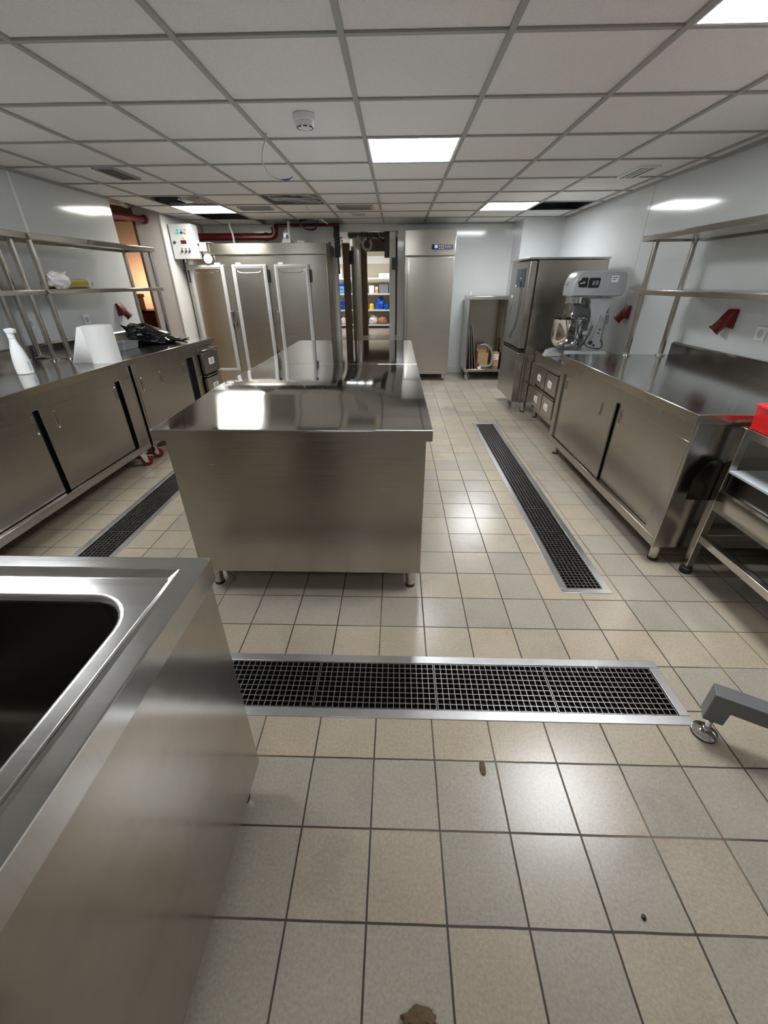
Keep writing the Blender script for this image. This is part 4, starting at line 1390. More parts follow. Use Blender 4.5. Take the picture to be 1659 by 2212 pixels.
for k in range(3):
    xb_, xt_ = 1.150 + 0.042 * k, 1.092 + 0.022 * k
    hgt = 0.62
    mb = MB().prism([(xb_, zf), (xb_ + 0.012, zf), (xt_ + 0.012, zf + hgt), (xt_, zf + hgt)], 'y', ty0 + 0.06, ty0 + 0.46)
    solo('baking_tray', mb, 'grate', ('grey baking tray leaning in the trolley, nearest its side wall', 'grey baking tray leaning in the trolley, middle of three',
         'grey baking tray leaning in the trolley, next to the open box')[k], 'tray', group='trays leaning in the trolley', bevel=0.002)
t = thing('cardboard_box', 'open cardboard box standing in the trolley', 'box', (1.385, 6.98, zf))
bx = MB()
a0, a1, c0, c1, e0, e1 = 1.300, 1.462, 6.96, 7.14, zf, zf + 0.21
bx.box(a0, a1, c0, c0 + 0.005, e0, e1).box(a0, a1, c1 - 0.005, c1, e0, e1 + 0.03).box(a0, a0 + 0.005, c0 + 0.005, c1 - 0.005, e0, e1 + 0.02).box(a1 - 0.005, a1, c0 + 0.005, c1 - 0.005, e0, e1 + 0.02)
part('walls', bx, 'card', t)
part('base', MB().box(a0 + 0.005, a1 - 0.005, c0 + 0.005, c1 - 0.005, e0, e0 + 0.005), 'card_dark', t)
part('flap', MB().prism([(c1 - 0.006, e1 + 0.028), (c1 - 0.002, e1 + 0.032), (c1 + 0.015, e1 + 0.10), (c1 + 0.011, e1 + 0.10)], 'x', a0 + 0.005, a1 - 0.005), 'card_dark', t)
t = thing('cardboard_box', 'closed cardboard box with a white label in the trolley', 'box', (1.585, 7.02, zf))
part('carton', MB().box(1.545, 1.642, 6.98, 7.16, zf, zf + 0.205), 'card', t, bevel=0.002)
part('label', MB().box(1.553, 1.632, 6.9785, 6.9798, zf + 0.10, zf + 0.185), 'label', t, label='white label')
part('label_ink', MB().box(1.560, 1.60, 6.9778, 6.9786, zf + 0.145, zf + 0.15).box(1.560, 1.625, 6.9778, 6.9786, zf + 0.16, zf + 0.165).box(1.56, 1.59, 6.9778, 6.9786, zf + 0.115, zf + 0.125), 'ink', t)
solo('board', MB().box(1.628, 1.640, 7.17, 7.235, zf, zf + 0.40), 'brown', 'narrow brown board upright in the back of the trolley', 'board')
solo('hose', MB().tube([(1.30, 6.90, zf + 0.02), (1.44, 6.87, zf + 0.02), (1.505, 6.88, zf + 0.05), (1.525, 6.92, zf + 0.15), (1.49, 6.93, zf + 0.26), (1.40, 6.935, zf + 0.33), (1.32, 6.935, zf + 0.325)], 0.017, 12, smooth=8),
     'grey_plastic', 'bent grey hose around the open box in the trolley', 'hose')
t = thing('spray_bottle', 'red bottle lying at the front of the trolley', 'bottle', (1.27, 6.80, zf))
part('body', MB().lathe((1.268, 6.80, zf), [(0.028, 0.0), (0.036, 0.012), (0.036, 0.055), (0.022, 0.085), (0.012, 0.095)], 20), 'red', t)
part('cap', MB().box(1.275, 1.325, 6.75, 6.765, zf, zf + 0.035), 'white', t, bevel=0.004)
# small fitting on the wall above the trolley
solo('wall_hook', MB().cyl((1.138, 7.21, tz1 + 0.0005), (1.138, 7.21, tz1 + 0.05), 0.012, 12), 'white', 'small white peg on top of the trolley', 'peg')

# ------------------------------------------------------------------ blast chiller
t = thing('blast_chiller', 'steel blast chiller with a dark control screen, left of the mixer', 'chiller', (1.72, 5.23, 0))
cx0, cx1, cy0, cy1 = 1.425, 2.12, 4.85, 5.60
part('body', MB().box(cx0, cx1, cy0, cy1, 0.13, 1.556), 'panel', t, bevel=0.004)
part('top', MB().box(1.318, cx1 + 0.008, cy0 - 0.008, cy1 + 0.01, 1.560, 1.578), 'front', t, bevel=0.002)
d = part('upper_door', MB().box(1.342, cx0 - 0.014, cy0 + 0.006, cy1, 0.722, 1.552), 'door', t, bevel=0.006, seg=3)
sub('control_screen', MB().box(1.3395, 1.3425, 4.985, 5.34, 1.31, 1.485), 'blue_sticker', d, label='dark blue control screen')
sub('sticker', MB().box(1.3385, 1.3395, 5.29, 5.335, 1.312, 1.335).box(1.3385, 1.3395, 5.13, 5.16, 1.388, 1.405), 'label', d)
sub('recessed_handle', MB().box(1.338, 1.343, 5.40, 5.425, 1.02, 1.23).box(1.338, 1.343, 5.445, 5.46, 1.02, 1.23), 'tube', d, bevel=0.002)
sub('cable', MB().tube([(1.336, 5.12, 1.36), (1.335, 5.08, 1.25), (1.335, 5.07, 1.08), (1.335, 5.14, 0.92), (1.336, 5.26, 0.84), (1.336, 5.28, 0.78)], 0.003, 6, smooth=8), 'cable_black', d)
part('door_gasket', MB().box(cx0 - 0.0135, cx0 - 0.0005, cy0 + 0.015, cy1 - 0.01, 0.71, 1.55), 'rubber', t)
d = part('lower_panel', MB().box(1.342, cx0 - 0.001, cy0 + 0.006, cy1, 0.135, 0.676), 'door', t, bevel=0.005, seg=3)
sub('seam', MB().box(1.3405, 1.343, cy0 + 0.006, cy1, 0.585, 0.589), 'grate', d)
part('black_gap', MB().box(1.355, cx0 - 0.002, cy0 + 0.01, cy1 - 0.005, 0.680, 0.706), 'black', t)
part('side_seam', MB().box(cx0, cx0 + 0.004, cy0 - 0.003, cy0 + 0.001, 0.73, 1.55).box(cx0 - 0.004, 1.53, cy0 - 0.0025, cy0 + 0.001, 0.590, 0.594), 'tube', t)
sc = MB()
for zz in (0.64, 0.48, 0.24):
    sc.lathe((1.50, cy0, zz), [(0.003, -0.004), (0.006, -0.002), (0.006, 0.0)], 10, 'y')
part('screw', sc, 'chrome', t)
for xx in (cx0 + 0.09, cx1 - 0.07):
    for yy in (cy0 + 0.08, cy1 - 0.08):
        foot(t, xx, yy, 0.13, 0.025)

# refrigerated drawer counter under the mixer
t = thing('drawer_counter', 'low steel counter with labelled drawers under the mixer', 'drawer counter', (1.88, 4.25, 0))
gx = 1.535
part('worktop', MB().box(gx - 0.015, 2.255, 3.66, 4.835, 0.672, 0.712), 'top_b', t, bevel=0.003)
part('body', MB().box(gx, 2.245, 3.665, 4.835, 0.112, 0.670), 'panel', t, bevel=0.003)
for (y0, y1, nm) in ((4.285, 4.60, 'a'), (3.955, 4.262, 'b')):
    for (z0, z1) in ((0.405, 0.592), (0.185, 0.362)):
        d = part('drawer', MB().box(gx - 0.040, gx - 0.001, y0, y1, z0, z1), 'door', t, bevel=0.003)
        sub('pull_lip', MB().box(gx - 0.044, gx - 0.001, y0 - 0.006, y1 + 0.006, z1 + 0.012, z1 + 0.020), 'tube', d)
        ym, zm = (y0 + y1) / 2 + 0.02, (z0 + z1) / 2 - 0.012
        yo = 0.012 if z0 < 0.3 else 0.0
        sub('paper_label', MB().prism([(ym - 0.05, zm - 0.03), (ym + 0.045, zm - 0.03 + yo), (ym + 0.06, zm + 0.005), (ym + 0.04, zm + 0.038), (ym - 0.05, zm + 0.03 + yo)], 'x', gx - 0.0412, gx - 0.0402), 'label', d)
        sub('label_ink', MB().box(gx - 0.0418, gx - 0.0412, ym - 0.03, ym + 0.02, zm - 0.006, zm - 0.001).box(gx - 0.0418, gx - 0.0412, ym - 0.03, ym + 0.025, zm + 0.008, zm + 0.012), 'ink', d)
for z0, z1 in ((0.36, 0.592), (0.13, 0.335)):
    part('blank_panel', MB().box(gx - 0.022, gx - 0.001, 4.635, 4.83, z0, z1), 'door', t, bevel=0.003)
for xx in (gx + 0.06, 2.19):
    for yy in (3.74, 4.70):
        foot(t, xx, yy, 0.112, 0.024)

# ------------------------------------------------------------------ planetary mixer
MZ = 0.7125
my = 4.31
t = thing('planetary_mixer', 'grey planetary mixer with a steel bowl on the drawer counter', 'mixer', (1.72, my, MZ))
hw = 0.14


def round_box(x0, x1, y0, y1, prof, n=6):
    pass


base = MB()
base.box(1.615, 1.985, my - hw, my - hw + 0.085, MZ, MZ + 0.075)
base.prism([(1.475, MZ), (1.985, MZ), (1.985, MZ + 0.075), (1.56, MZ + 0.075), (1.50, MZ + 0.055)], 'y', my + hw - 0.085, my + hw)
base.box(1.74, 1.985, my - hw + 0.085, my + hw - 0.085, MZ, MZ + 0.07)
part('base', base, 'grey_paint', t, bevel=0.006, seg=3)
colm = MB().prism([(1.765, MZ + 0.066), (1.945, MZ + 0.066), (1.945, MZ + 0.12), (1.925, MZ + 0.16), (1.925, MZ + 0.42), (1.955, MZ + 0.475), (1.965, MZ + 0.52), (1.745, MZ + 0.52),
                   (1.765, MZ + 0.48), (1.785, MZ + 0.42), (1.785, MZ + 0.14)], 'y', my - 0.085, my + 0.085)
part('column', colm, 'grey_paint', t, bevel=0.008, seg=3)
# head: rounded nose on the left
hz0, hz1 = MZ + 0.535, MZ + 0.735
prof = [(2.02, hz0 + 0.005), (2.035, hz0 + 0.05), (2.03, hz1 - 0.03), (2.005, hz1 - 0.004), (1.64, hz1), (1.62, hz1 - 0.004), (1.588, hz1 - 0.022), (1.568, hz1 - 0.055), (1.557, hz1 - 0.095), (1.551, hz1 - 0.13), (1.551, hz0 + 0.01), (1.560, hz0), (1.98, hz0 - 0.002)]
head = MB()
n = len(prof)
cxm, czm = 1.78, (hz0 + hz1) / 2
secs = []
for yy, k in ((-0.118, 0.90), (-0.108, 0.955), (-0.09, 0.985), (-0.05, 1.0), (0.05, 1.0), (0.09, 0.985), (0.108, 0.955), (0.118, 0.90)):
    secs.append([(cxm + (a - cxm) * (k if a < cxm else min(1, k + 0.02)), my + yy, czm + (b - czm) * k) for a, b in prof])
head.loft(secs, True, True)
hd = part('head', head, 'grey_paint', t, smooth=40)
hyf = my - 0.118
sub('speed_plate', MB().prism([(1.610, hz0 + 0.072), (1.678, hz0 + 0.072), (1.682, hz0 + 0.078), (1.682, hz0 + 0.142), (1.678, hz0 + 0.148), (1.630, hz0 + 0.148), (1.622, hz0 + 0.128), (1.602, hz0 + 0.118), (1.598, hz0 + 0.105), (1.61, hz0 + 0.092)], 'y', hyf - 0.003, hyf + 0.002), 'black', hd)
sub('speed_lever', MB().lathe((1.650, hyf - 0.003, hz0 + 0.11), [(0.006, -0.02), (0.014, -0.008), (0.016, 0.0)], 14, 'y').tube([(1.650, hyf - 0.015, hz0 + 0.11), (1.622, hyf - 0.025, hz0 + 0.104), (1.606, hyf - 0.03, hz0 + 0.103)], 0.007, 8), 'chrome', hd)
sub('switch_plate', MB().prism([(1.692, hz0 + 0.068), (1.778, hz0 + 0.068), (1.786, hz0 + 0.078), (1.790, hz0 + 0.138), (1.784, hz0 + 0.146), (1.700, hz0 + 0.146), (1.692, hz0 + 0.138)], 'y', hyf - 0.003, hyf + 0.002), 'black', hd)
sub('switch_button', MB().box(1.725, 1.745, hyf - 0.010, hyf - 0.002, hz0 + 0.088, hz0 + 0.122).box(1.752, 1.776, hyf - 0.006, hyf - 0.002, hz0 + 0.09, hz0 + 0.125), 'grey_plastic', hd, bevel=0.003)
sub('warning_label', MB().box(1.885, 1.945, hyf - 0.0012, hyf + 0.001, hz0 + 0.112, hz0 + 0.160), 'label', hd)
sub('warning_text', MB().box(1.893, 1.937, hyf - 0.002, hyf - 0.0011, hz0 + 0.143, hz0 + 0.150).box(1.893, 1.925, hyf - 0.002, hyf - 0.0011, hz0 + 0.128, hz0 + 0.134), 'ink', hd)
sub('hub_knob', MB().lathe((1.553, my, hz0 + 0.105), [(0.014, -0.022), (0.018, -0.012), (0.020, 0.0)], 16, 'x'), 'grey_paint', hd)
part('planetary_ring', MB().lathe((1.640, my, 0), [(0.076, MZ + 0.476), (0.080, MZ + 0.480), (0.080, MZ + 0.53), (0.076, MZ + 0.535)], 32), 'chrome', t)
part('shaft', MB().lathe((1.640, my, 0), [(0.016, MZ + 0.33), (0.018, MZ + 0.40), (0.03, MZ + 0.41), (0.034, MZ + 0.47), (0.034, MZ + 0.476)], 16), 'chrome', t)
# bowl
bxc = 1.625
bwl = MB().lathe((bxc, my, 0), [(0.0, MZ + 0.092), (0.05, MZ + 0.095), (0.09, MZ + 0.108), (0.118, MZ + 0.135), (0.131, MZ + 0.17), (0.136, MZ + 0.21), (0.136, MZ + 0.336), (0.140, MZ + 0.340), (0.140, MZ + 0.347), (0.131, MZ + 0.346), (0.130, MZ + 0.21), (0.115, MZ + 0.14), (0.05, MZ + 0.102), (0.0, MZ + 0.10)], 40, cap=False)
b_ = part('bowl', bwl, 'chrome', t, smooth=60, label='polished steel bowl')
sub('bowl_handle', MB().box(1.66, 1.72, my - 0.132, my - 0.112, MZ + 0.125, MZ + 0.155), 'chrome', b_, bevel=0.004)
yoke = MB()
for q in (-1, 1):
    yoke.box(1.735, 1.80, my + q * 0.110 - 0.010, my + q * 0.110 + 0.010, MZ + 0.215, MZ + 0.245)
yoke.box(1.765, 1.81, my - 0.100, my + 0.100, MZ + 0.15, MZ + 0.25)
part('bowl_yoke', yoke, 'grey_paint', t, bevel=0.006)
gd = MB()
prof = [(0.085, MZ + 0.47), (0.125, MZ + 0.44), (0.150, MZ + 0.40), (0.160, MZ + 0.362)]
nseg = 20
a0_, a1_ = -1.9, 1.3
vs, fs = [], []
for i in range(nseg + 1):
    a = a0_ + (a1_ - a0_) * i / nseg
    for r_, z_ in prof:
        vs.append((1.640 + r_ * math.cos(a), my + r_ * math.sin(a), z_))
for i in range(nseg):
    for k in range(3):
        fs.append((i * 4 + k, (i + 1) * 4 + k, (i + 1) * 4 + k + 1, i * 4 + k + 1))
gd.add(vs, fs)
g_ = part('bowl_guard', gd, 'glass', t, smooth=60)
sol = g_.modifiers.new('thick', 'SOLIDIFY')
sol.thickness = 0.003
part('guard_rim', MB().tube([(1.640 + 0.160 * math.cos(a0_ + (a1_ - a0_) * i / 14), my + 0.160 * math.sin(a0_ + (a1_ - a0_) * i / 14), MZ + 0.362) for i in range(15)], 0.005, 8).tube(
    [(1.640 + r_ * math.cos(a0_), my + r_ * math.sin(a0_), z_) for r_, z_ in prof], 0.004, 8, smooth=4), 'chrome', t)
lv = MB().tube([(1.875, my - 0.10, MZ + 0.37), (1.835, my - 0.105, MZ + 0.165)], 0.006, 10)
lv.box(1.868, 1.90, my - 0.098, my - 0.085, MZ + 0.36, MZ + 0.385)
l_ = part('lift_lever', lv, 'chrome', t)
sub('knob', MB().lathe((1.830, my - 0.105, MZ + 0.150), [(0.0, -0.018), (0.016, -0.010), (0.019, 0.0), (0.016, 0.010), (0.0, 0.018)], 16), 'black', l_)
part('side_knob', MB().cyl((1.895, my - 0.098, MZ + 0.26), (1.895, my - 0.085, MZ + 0.26), 0.006, 10).cyl((1.890, my - 0.098, MZ + 0.23), (1.890, my - 0.085, MZ + 0.23), 0.006, 10).cyl((1.868, my - 0.10, MZ + 0.125), (1.868, my - 0.085, MZ + 0.125), 0.008, 10), 'black', t)
part('power_cord', MB().tube([(1.78, my - 0.10, MZ + 0.33), (1.73, my - 0.16, MZ + 0.37), (1.68, my - 0.17, MZ + 0.33), (1.665, my - 0.165, MZ + 0.26), (1.70, my - 0.16, MZ + 0.19)], 0.005, 8, smooth=8).tube(
    [(1.75, my - 0.09, MZ + 0.16), (1.80, my - 0.13, MZ + 0.115), (1.88, my - 0.12, MZ + 0.10), (1.945, my - 0.09, MZ + 0.10), (1.955, my - 0.08, MZ + 0.14), (1.93, my - 0.06, MZ + 0.18)], 0.005, 8, smooth=8), 'cable_black', t)
part('black_grip', MB().tube([(1.79, my - 0.16, MZ + 0.30), (1.765, my - 0.168, MZ + 0.22), (1.73, my - 0.168, MZ + 0.155), (1.69, my - 0.165, MZ + 0.12)], 0.010, 10, smooth=8), 'black', t)
part('tool', MB().tube([(1.545, my - 0.03, MZ + 0.28), (1.555, my - 0.05, MZ + 0.36), (1.550, my - 0.06, MZ + 0.415)], 0.007, 10).lathe((1.550, my - 0.06, MZ + 0.415), [(0.0, -0.01), (0.011, 0.0), (0.0, 0.01)], 12), 'chrome', t)
part('rear_hook', MB().box(1.93, 1.985, my - 0.05, my - 0.02, MZ + 0.375, MZ + 0.39).box(1.972, 1.985, my - 0.05, my - 0.02, MZ + 0.30, MZ + 0.375), 'grey_paint', t, bevel=0.003)

# ------------------------------------------------------------------ red and white sockets on the walls
def red_socket(x, y, z, s, label, dy):
    """angled red industrial outlet: body on the wall, mouth pointing down and out"""
    t = thing('industrial_socket', label, 'socket', (x, y, z), group='red industrial sockets')
    b = MB().prism([(z + 0.075, 0.0), (z + 0.075, 0.018), (z + 0.01, 0.062), (z - 0.03, 0.065), (z - 0.045, 0.0)], 'y', y - 0.045, y + 0.045)
    b.v = [Vector((x + s * p.z, p.y, p.x)) for p in b.v]
    if s > 0:
        b.f = [tuple(reversed(f)) for f in b.f]
    part('body', b, 'red', t, bevel=0.006, seg=3)
    a = Vector((x + s * 0.040, y + dy * 0.01, z - 0.005))
    e = Vector((x + s * 0.080, y + dy * 0.03, z - 0.062))
    c = MB().cyl(a, e, 0.036, 20, 0.034)
    m = a + (e - a) * 0.85
    c.cyl(m, e, 0.040, 20)
    part('mouth', c, 'red', t)
    return t


red_socket(XR, 3.12, 1.125, -1, 'red industrial socket on the right wall, near the white outlet', 1)
red_socket(XR, 4.53, 1.085, -1, 'red industrial socket on the right wall, behind the shelf post near the mixer', 1)
red_socket(XL, 4.73, 1.115, 1, 'red industrial socket on the left wall, above the black bag', 1)


def outlet(x, y, z, s, label):
    t = thing('wall_outlet', label, 'outlet', (x, y, z), group='white wall outlets')
    part('plate', MB().box(x, x + s * 0.010, y - 0.042, y + 0.042, z - 0.042, z + 0.042), 'white', t, bevel=0.003)
    part('socket_ring', MB().lathe((x + s * 0.0102, y, z), [(0.021, 0.0), (0.024, s * 0.002), (0.021, s * 0.003)], 24, 'x'), 'gasket', t)
    part('socket_well', MB().lathe((x + s * 0.0104, y, z), [(0.019, 0.0), (0.019, s * 0.001)], 24, 'x'), 'grey_plastic', t)
    return t


outlet(XR, 2.825, 1.078, -1, 'white wall outlet on the right wall')
outlet(XL, 3.495, 1.095, 1, 'white wall outlet on the left wall between the shelf posts')
outlet(XL, 4.168, 1.075, 1, 'white wall outlet on the left wall above the paper roll')

# ------------------------------------------------------------------ things on the left cabinets
zc1, zc2 = 0.8505, 0.8505
t = thing('spray_bottle', 'white spray bottle at the left edge of the photo', 'bottle', (-2.465, 2.76, zc1))
part('body', MB().lathe((-2.465, 2.76, zc1), [(0.042, 0.0), (0.047, 0.004), (0.047, 0.05), (0.043, 0.10), (0.033, 0.155), (0.021, 0.195), (0.018, 0.215)], 28), 'white', t)
part('label', MB().lathe((-2.465, 2.76, zc1), [(0.0473, 0.012), (0.0474, 0.05), (0.0437, 0.095)], 28, cap=False), 'label', t)
tx = MB()
for k in range(5):
    tx.box(-2.418 - 0.0005, -2.4172, 2.75, 2.757 + 0.002 * (k % 2), zc1 + 0.02 + 0.012 * k, zc1 + 0.028 + 0.012 * k)
part('label_text', tx, 'blue_light', t)
part('spray_head', MB().cyl((-2.465, 2.76, zc1 + 0.215), (-2.465, 2.76, zc1 + 0.245), 0.019, 18).prism([(-2.482, zc1 + 0.245), (-2.430, zc1 + 0.247), (-2.425, zc1 + 0.268), (-2.45, zc1 + 0.277), (-2.488, zc1 + 0.272)], 'y', 2.747, 2.773), 'white', t, bevel=0.003)

t = thing('paper_towel_roll', 'white paper towel roll with its loose end spread on the left cabinet', 'paper roll', (-2.20, 3.22, zc1))
rx, ry, rr = -2.205, 3.225, 0.098
part('roll', MB().lathe((rx, ry, zc1), [(rr, 0.0), (rr, 0.252), (0.030, 0.252), (0.026, 0.24), (0.026, 0.02)], 40, cap=False), 'paper', t, smooth=40)
fl_ = MB()
vs, fs = [], []
N = 10
for i in range(N + 1):
    u = i / N
    px = rx - 0.062 - 0.135 * u
    py = ry - 0.078 - 0.03 * u + 0.02 * math.sin(u * 3.0)
    vs += [(px, py, zc1 + 0.002 + 0.0 * u), (rx - 0.062 - 0.025 * u, ry - 0.079 - 0.012 * u, zc1 + 0.252 - 0.004 * u)]
for i in range(N):
    fs.append((2 * i, 2 * i + 1, 2 * i + 3, 2 * i + 2))
fl_.add(vs, fs)
o = part('loose_sheet', fl_, 'paper', t, smooth=60)
o.modifiers.new('thick', 'SOLIDIFY').thickness = 0.0015

t = thing('metal_tray', 'small grey tray between the paper roll and the black bag', 'tray', (-2.475, 3.92, zc2))
tr_ = MB().loft([rrect(-2.545, -2.405, 3.80, 4.02, 0.02, zc2 + 0.001), rrect(-2.555, -2.395, 3.79, 4.03, 0.022, zc2 + 0.055), rrect(-2.562, -2.388, 3.783, 4.037, 0.025, zc2 + 0.058),
                rrect(-2.555, -2.395, 3.79, 4.03, 0.022, zc2 + 0.056), rrect(-2.543, -2.407, 3.802, 4.018, 0.02, zc2 + 0.004)], True, True)
part('pan', tr_, 'grey_plastic', t, smooth=40)

t = thing('plastic_bag', 'shiny black plastic bag lying on the far left cabinet', 'bag', (-2.42, 4.36, zc2))
bg = MB().blob((-2.44, 4.36, zc2 + 0.055), (0.235, 0.15, 0.10), 7, 0.28, 1.7, 5, flat=zc2 + 0.002)
for p in bg.v:
    p.z = zc2 + (p.z - zc2) * (0.95 - 0.42 * (p.x + 2.44) / 0.235)
part('bag', bg, 'bag', t, smooth=60)
kn = MB().cyl((-2.27, 4.33, zc2 + 0.045), (-2.13, 4.31, zc2 + 0.022), 0.03, 8, 0.009).cyl((-2.14, 4.31, zc2 + 0.022), (-2.055, 4.33, zc2 + 0.05), 0.008, 6, 0.003).cyl((-2.14, 4.31, zc2 + 0.022), (-2.06, 4.27, zc2 + 0.012), 0.009, 6, 0.004).cyl((-2.14, 4.32, zc2 + 0.022), (-2.075, 4.36, zc2 + 0.03), 0.007, 6, 0.004)
part('knot', kn, 'bag', t)
kn = MB().cyl((-2.62, 4.33, zc2 + 0.10), (-2.70, 4.30, zc2 + 0.165), 0.04, 8, 0.003)
part('corner', kn, 'bag', t)

zs = 1.3335
t = thing('film_roll', 'yellow cling film roll lying on the left overshelf', 'film roll', (-2.68, 3.60, zs))
part('film', MB().lathe((-2.66, 3.46, zs + 0.036), [(0.020, 0.0), (0.035, 0.0), (0.035, 0.49), (0.020, 0.49)], 28, 'y', cap=False), 'film', t, smooth=40)
part('core', MB().lathe((-2.66, 3.445, zs + 0.036), [(0.0, 0.0), (0.0195, 0.001), (0.0195, 0.545), (0.016, 0.545), (0.016, 0.50), (0.0, 0.499)], 24, 'y', cap=False), 'core', t, smooth=40, label='brown cardboard core')
part('end_paper', MB().lathe((-2.66, 3.92, zs + 0.036), [(0.0354, 0.0), (0.0358, 0.032)], 28, 'y', cap=False), 'paper', t)
t = thing('plastic_bag', 'translucent white bag on the left overshelf in front of the film roll', 'bag', (-2.59, 3.50, zs))
part('bag', MB().blob((-2.583, 3.515, zs + 0.056), (0.038, 0.115, 0.060), 12, 0.35, 2.0, 4, flat=zs + 0.001), 'white_bag', t, smooth=60)
part('ear', MB().cyl((-2.583, 3.55, zs + 0.09), (-2.580, 3.62, zs + 0.118), 0.016, 8, 0.004), 'white_bag', t)

# ------------------------------------------------------------------ doorway on the back wall and what is seen through it
t = thing('door_jamb', 'grey steel jamb on the right side of the doorway, by the refrigerator', 'door jamb', (-0.07, 7.4, 0))
part('upright', MB().box(-0.122, -0.028, 7.355, 7.60, 0, 2.025), 'wall_matt', t, bevel=0.003)
part('hinge_box', MB().box(-0.088, -0.008, 7.33, 7.354, 1.535, 1.69).box(-0.06, -0.035, 7.322, 7.33, 1.59, 1.65), 'black', t, bevel=0.004)
part('closer_box', MB().box(-0.185, -0.020, 7.38, 7.60, 2.026, 2.05).box(-0.20, -0.124, 7.40, 7.60, 1.70, 2.026), 'black', t, bevel=0.004)
t = thing('door_jamb', 'grey jamb with a black box on the left side of the doorway', 'door jamb', (-0.94, 7.4, 0))
part('upright', MB().box(-0.99, -0.93, 7.34, 7.52, 0, 1.95), 'wall_matt', t, bevel=0.003)
part('black_box', MB().box(-0.945, -0.865, 7.30, 7.335, 1.70, 2.09), 'black', t, bevel=0.004)
part('black_strap', MB().tube([(-0.90, 7.30, 1.74), (-0.895, 7.29, 1.60), (-0.89, 7.29, 1.48)], 0.012, 8, smooth=4), 'black', t)
solo('coil_of_cable', MB().tube([(-0.86 + 0.03 * math.cos(a), 7.34 + 0.02 * math.sin(a), 1.92 + 0.045 * math.sin(a + 0.6) - 0.004 * k) for k, a in enumerate([i * 0.7 for i in range(18)])], 0.008, 8),
     'cable', 'small coil of pale cable at the upper left of the doorway', 'cable')
t = thing('steel_column', 'dark steel column standing inside the doorway', 'column', (-0.885, 8.3, 0))
part('upright', MB().box(-0.945, -0.83, 8.27, 8.39, 0, 1.95), 'brown_frame', t, bevel=0.004)
part('hinge_box', MB().box(-0.829, -0.765, 8.26, 8.36, 1.64, 1.84), 'black', t, bevel=0.006)
part('bright_tube', MB().cyl((-0.755, 8.45, 0.0), (-0.755, 8.45, 1.80), 0.022, 14), 'tube', t, label='bright steel tube')  # bare steel tube, gives no light
t = thing('door_leaf', 'white door leaf with steel edges in the corridor', 'door', (-0.79, 9.6, 0))
part('leaf', MB().box(-0.86, -0.815, 9.0, 10.2, 0.02, 1.95), 'wall_matt', t, bevel=0.003)
part('edge', MB().box(-0.864, -0.811, 8.985, 8.999, 0.02, 1.95), 'tube', t)
part('lock', MB().cyl((-0.835, 8.97, 0.95), (-0.835, 8.986, 0.95), 0.018, 12), 'black', t)
t = thing('junction_box', 'small white junction box with a dark cable, right of the tall cabinet', 'junction box', (-1.02, 7.34, 1.27))
part('box', MB().box(-1.055, -0.995, 7.315, 7.358, 1.27, 1.37), 'white', t, bevel=0.004)
part('cable', MB().tube([(-1.03, 7.345, 1.90), (-1.035, 7.345, 1.6), (-1.028, 7.345, 1.37)], 0.012, 8), 'cable_black', t)
# loose wiring and a round coil under the open corridor ceiling
c = MB()
rnd = random.Random(5)
for k in range(6):
    xa = -0.78 + 0.09 * k
    c.tube([(xa, 8.0 + 0.1 * k, 2.40), (xa + rnd.uniform(-.1, .1), 8.1, 2.12 + rnd.uniform(-.05, .05)), (xa + rnd.uniform(0, .25), 8.2, 2.0 + rnd.uniform(-.05, .12)), (xa + rnd.uniform(0.1, .3), 8.3, 2.40)], 0.006, 6, smooth=6)
tag(part('loose_cables', c, 'cable_black'), 'dark loose wiring under the corridor ceiling', 'cable')
solo('ring_of_cable', MB().tube([(-0.52 + 0.07 * math.cos(a), 8.3 + 0.03 * math.cos(a), 1.93 + 0.085 * math.sin(a)) for a in [2 * PI * i / 20 for i in range(20)]], 0.022, 10, closed=True).tube(
    [(-0.68, 8.3, 2.05), (-0.62, 8.3, 1.97), (-0.57, 8.29, 1.88), (-0.50, 8.28, 1.86)], 0.014, 8, smooth=6), 'white', 'white ring of cable hanging in the corridor', 'cable')
solo('conduit', MB().tube([(-0.36, 7.75, 2.40), (-0.30, 8.25, 1.98)], 0.010, 8), 'cable', 'slanting pale conduit under the corridor ceiling', 'conduit')
solo('duct', MB().box(-0.93, -0.20, 9.2, 9.5, 2.10, 2.20), 'vent_grey', 'grey duct crossing the corridor ceiling', 'duct')

# store room shelf and its goods
t = thing('storage_shelf', 'white storage shelf seen through the doorway', 'shelf', (-1.3, 15.45, 0))
SZ = (0.115, 0.565, 1.045, 1.49)
for z in SZ:
    part('shelf_board', MB().box(-2.75, -0.02, 15.2, 15.75, z - 0.045, z), 'shelf', t, bevel=0.004)
for xx in (-2.73, -1.40, -0.04):
    for yy in (15.23, 15.72):
        mb = MB()
        zz = [0.0] + [v_ for z in SZ for v_ in (z - 0.045, z)] + [1.9]
        for k in range(0, len(zz), 2):
            mb.box(xx - 0.015, xx + 0.015, yy - 0.015, yy + 0.015, zz[k] + 0.0005, zz[k + 1] - 0.0005)
        part('post', mb, 'shelf', t)


def sbox(name, x0, x1, z, h, m, label, cat, y0=15.24, y1=15.5, group=None):
    return solo(name, MB().box(x0, x1, y0, y1, z + 0.001, z + h), m, label, cat, group, bevel=0.01)


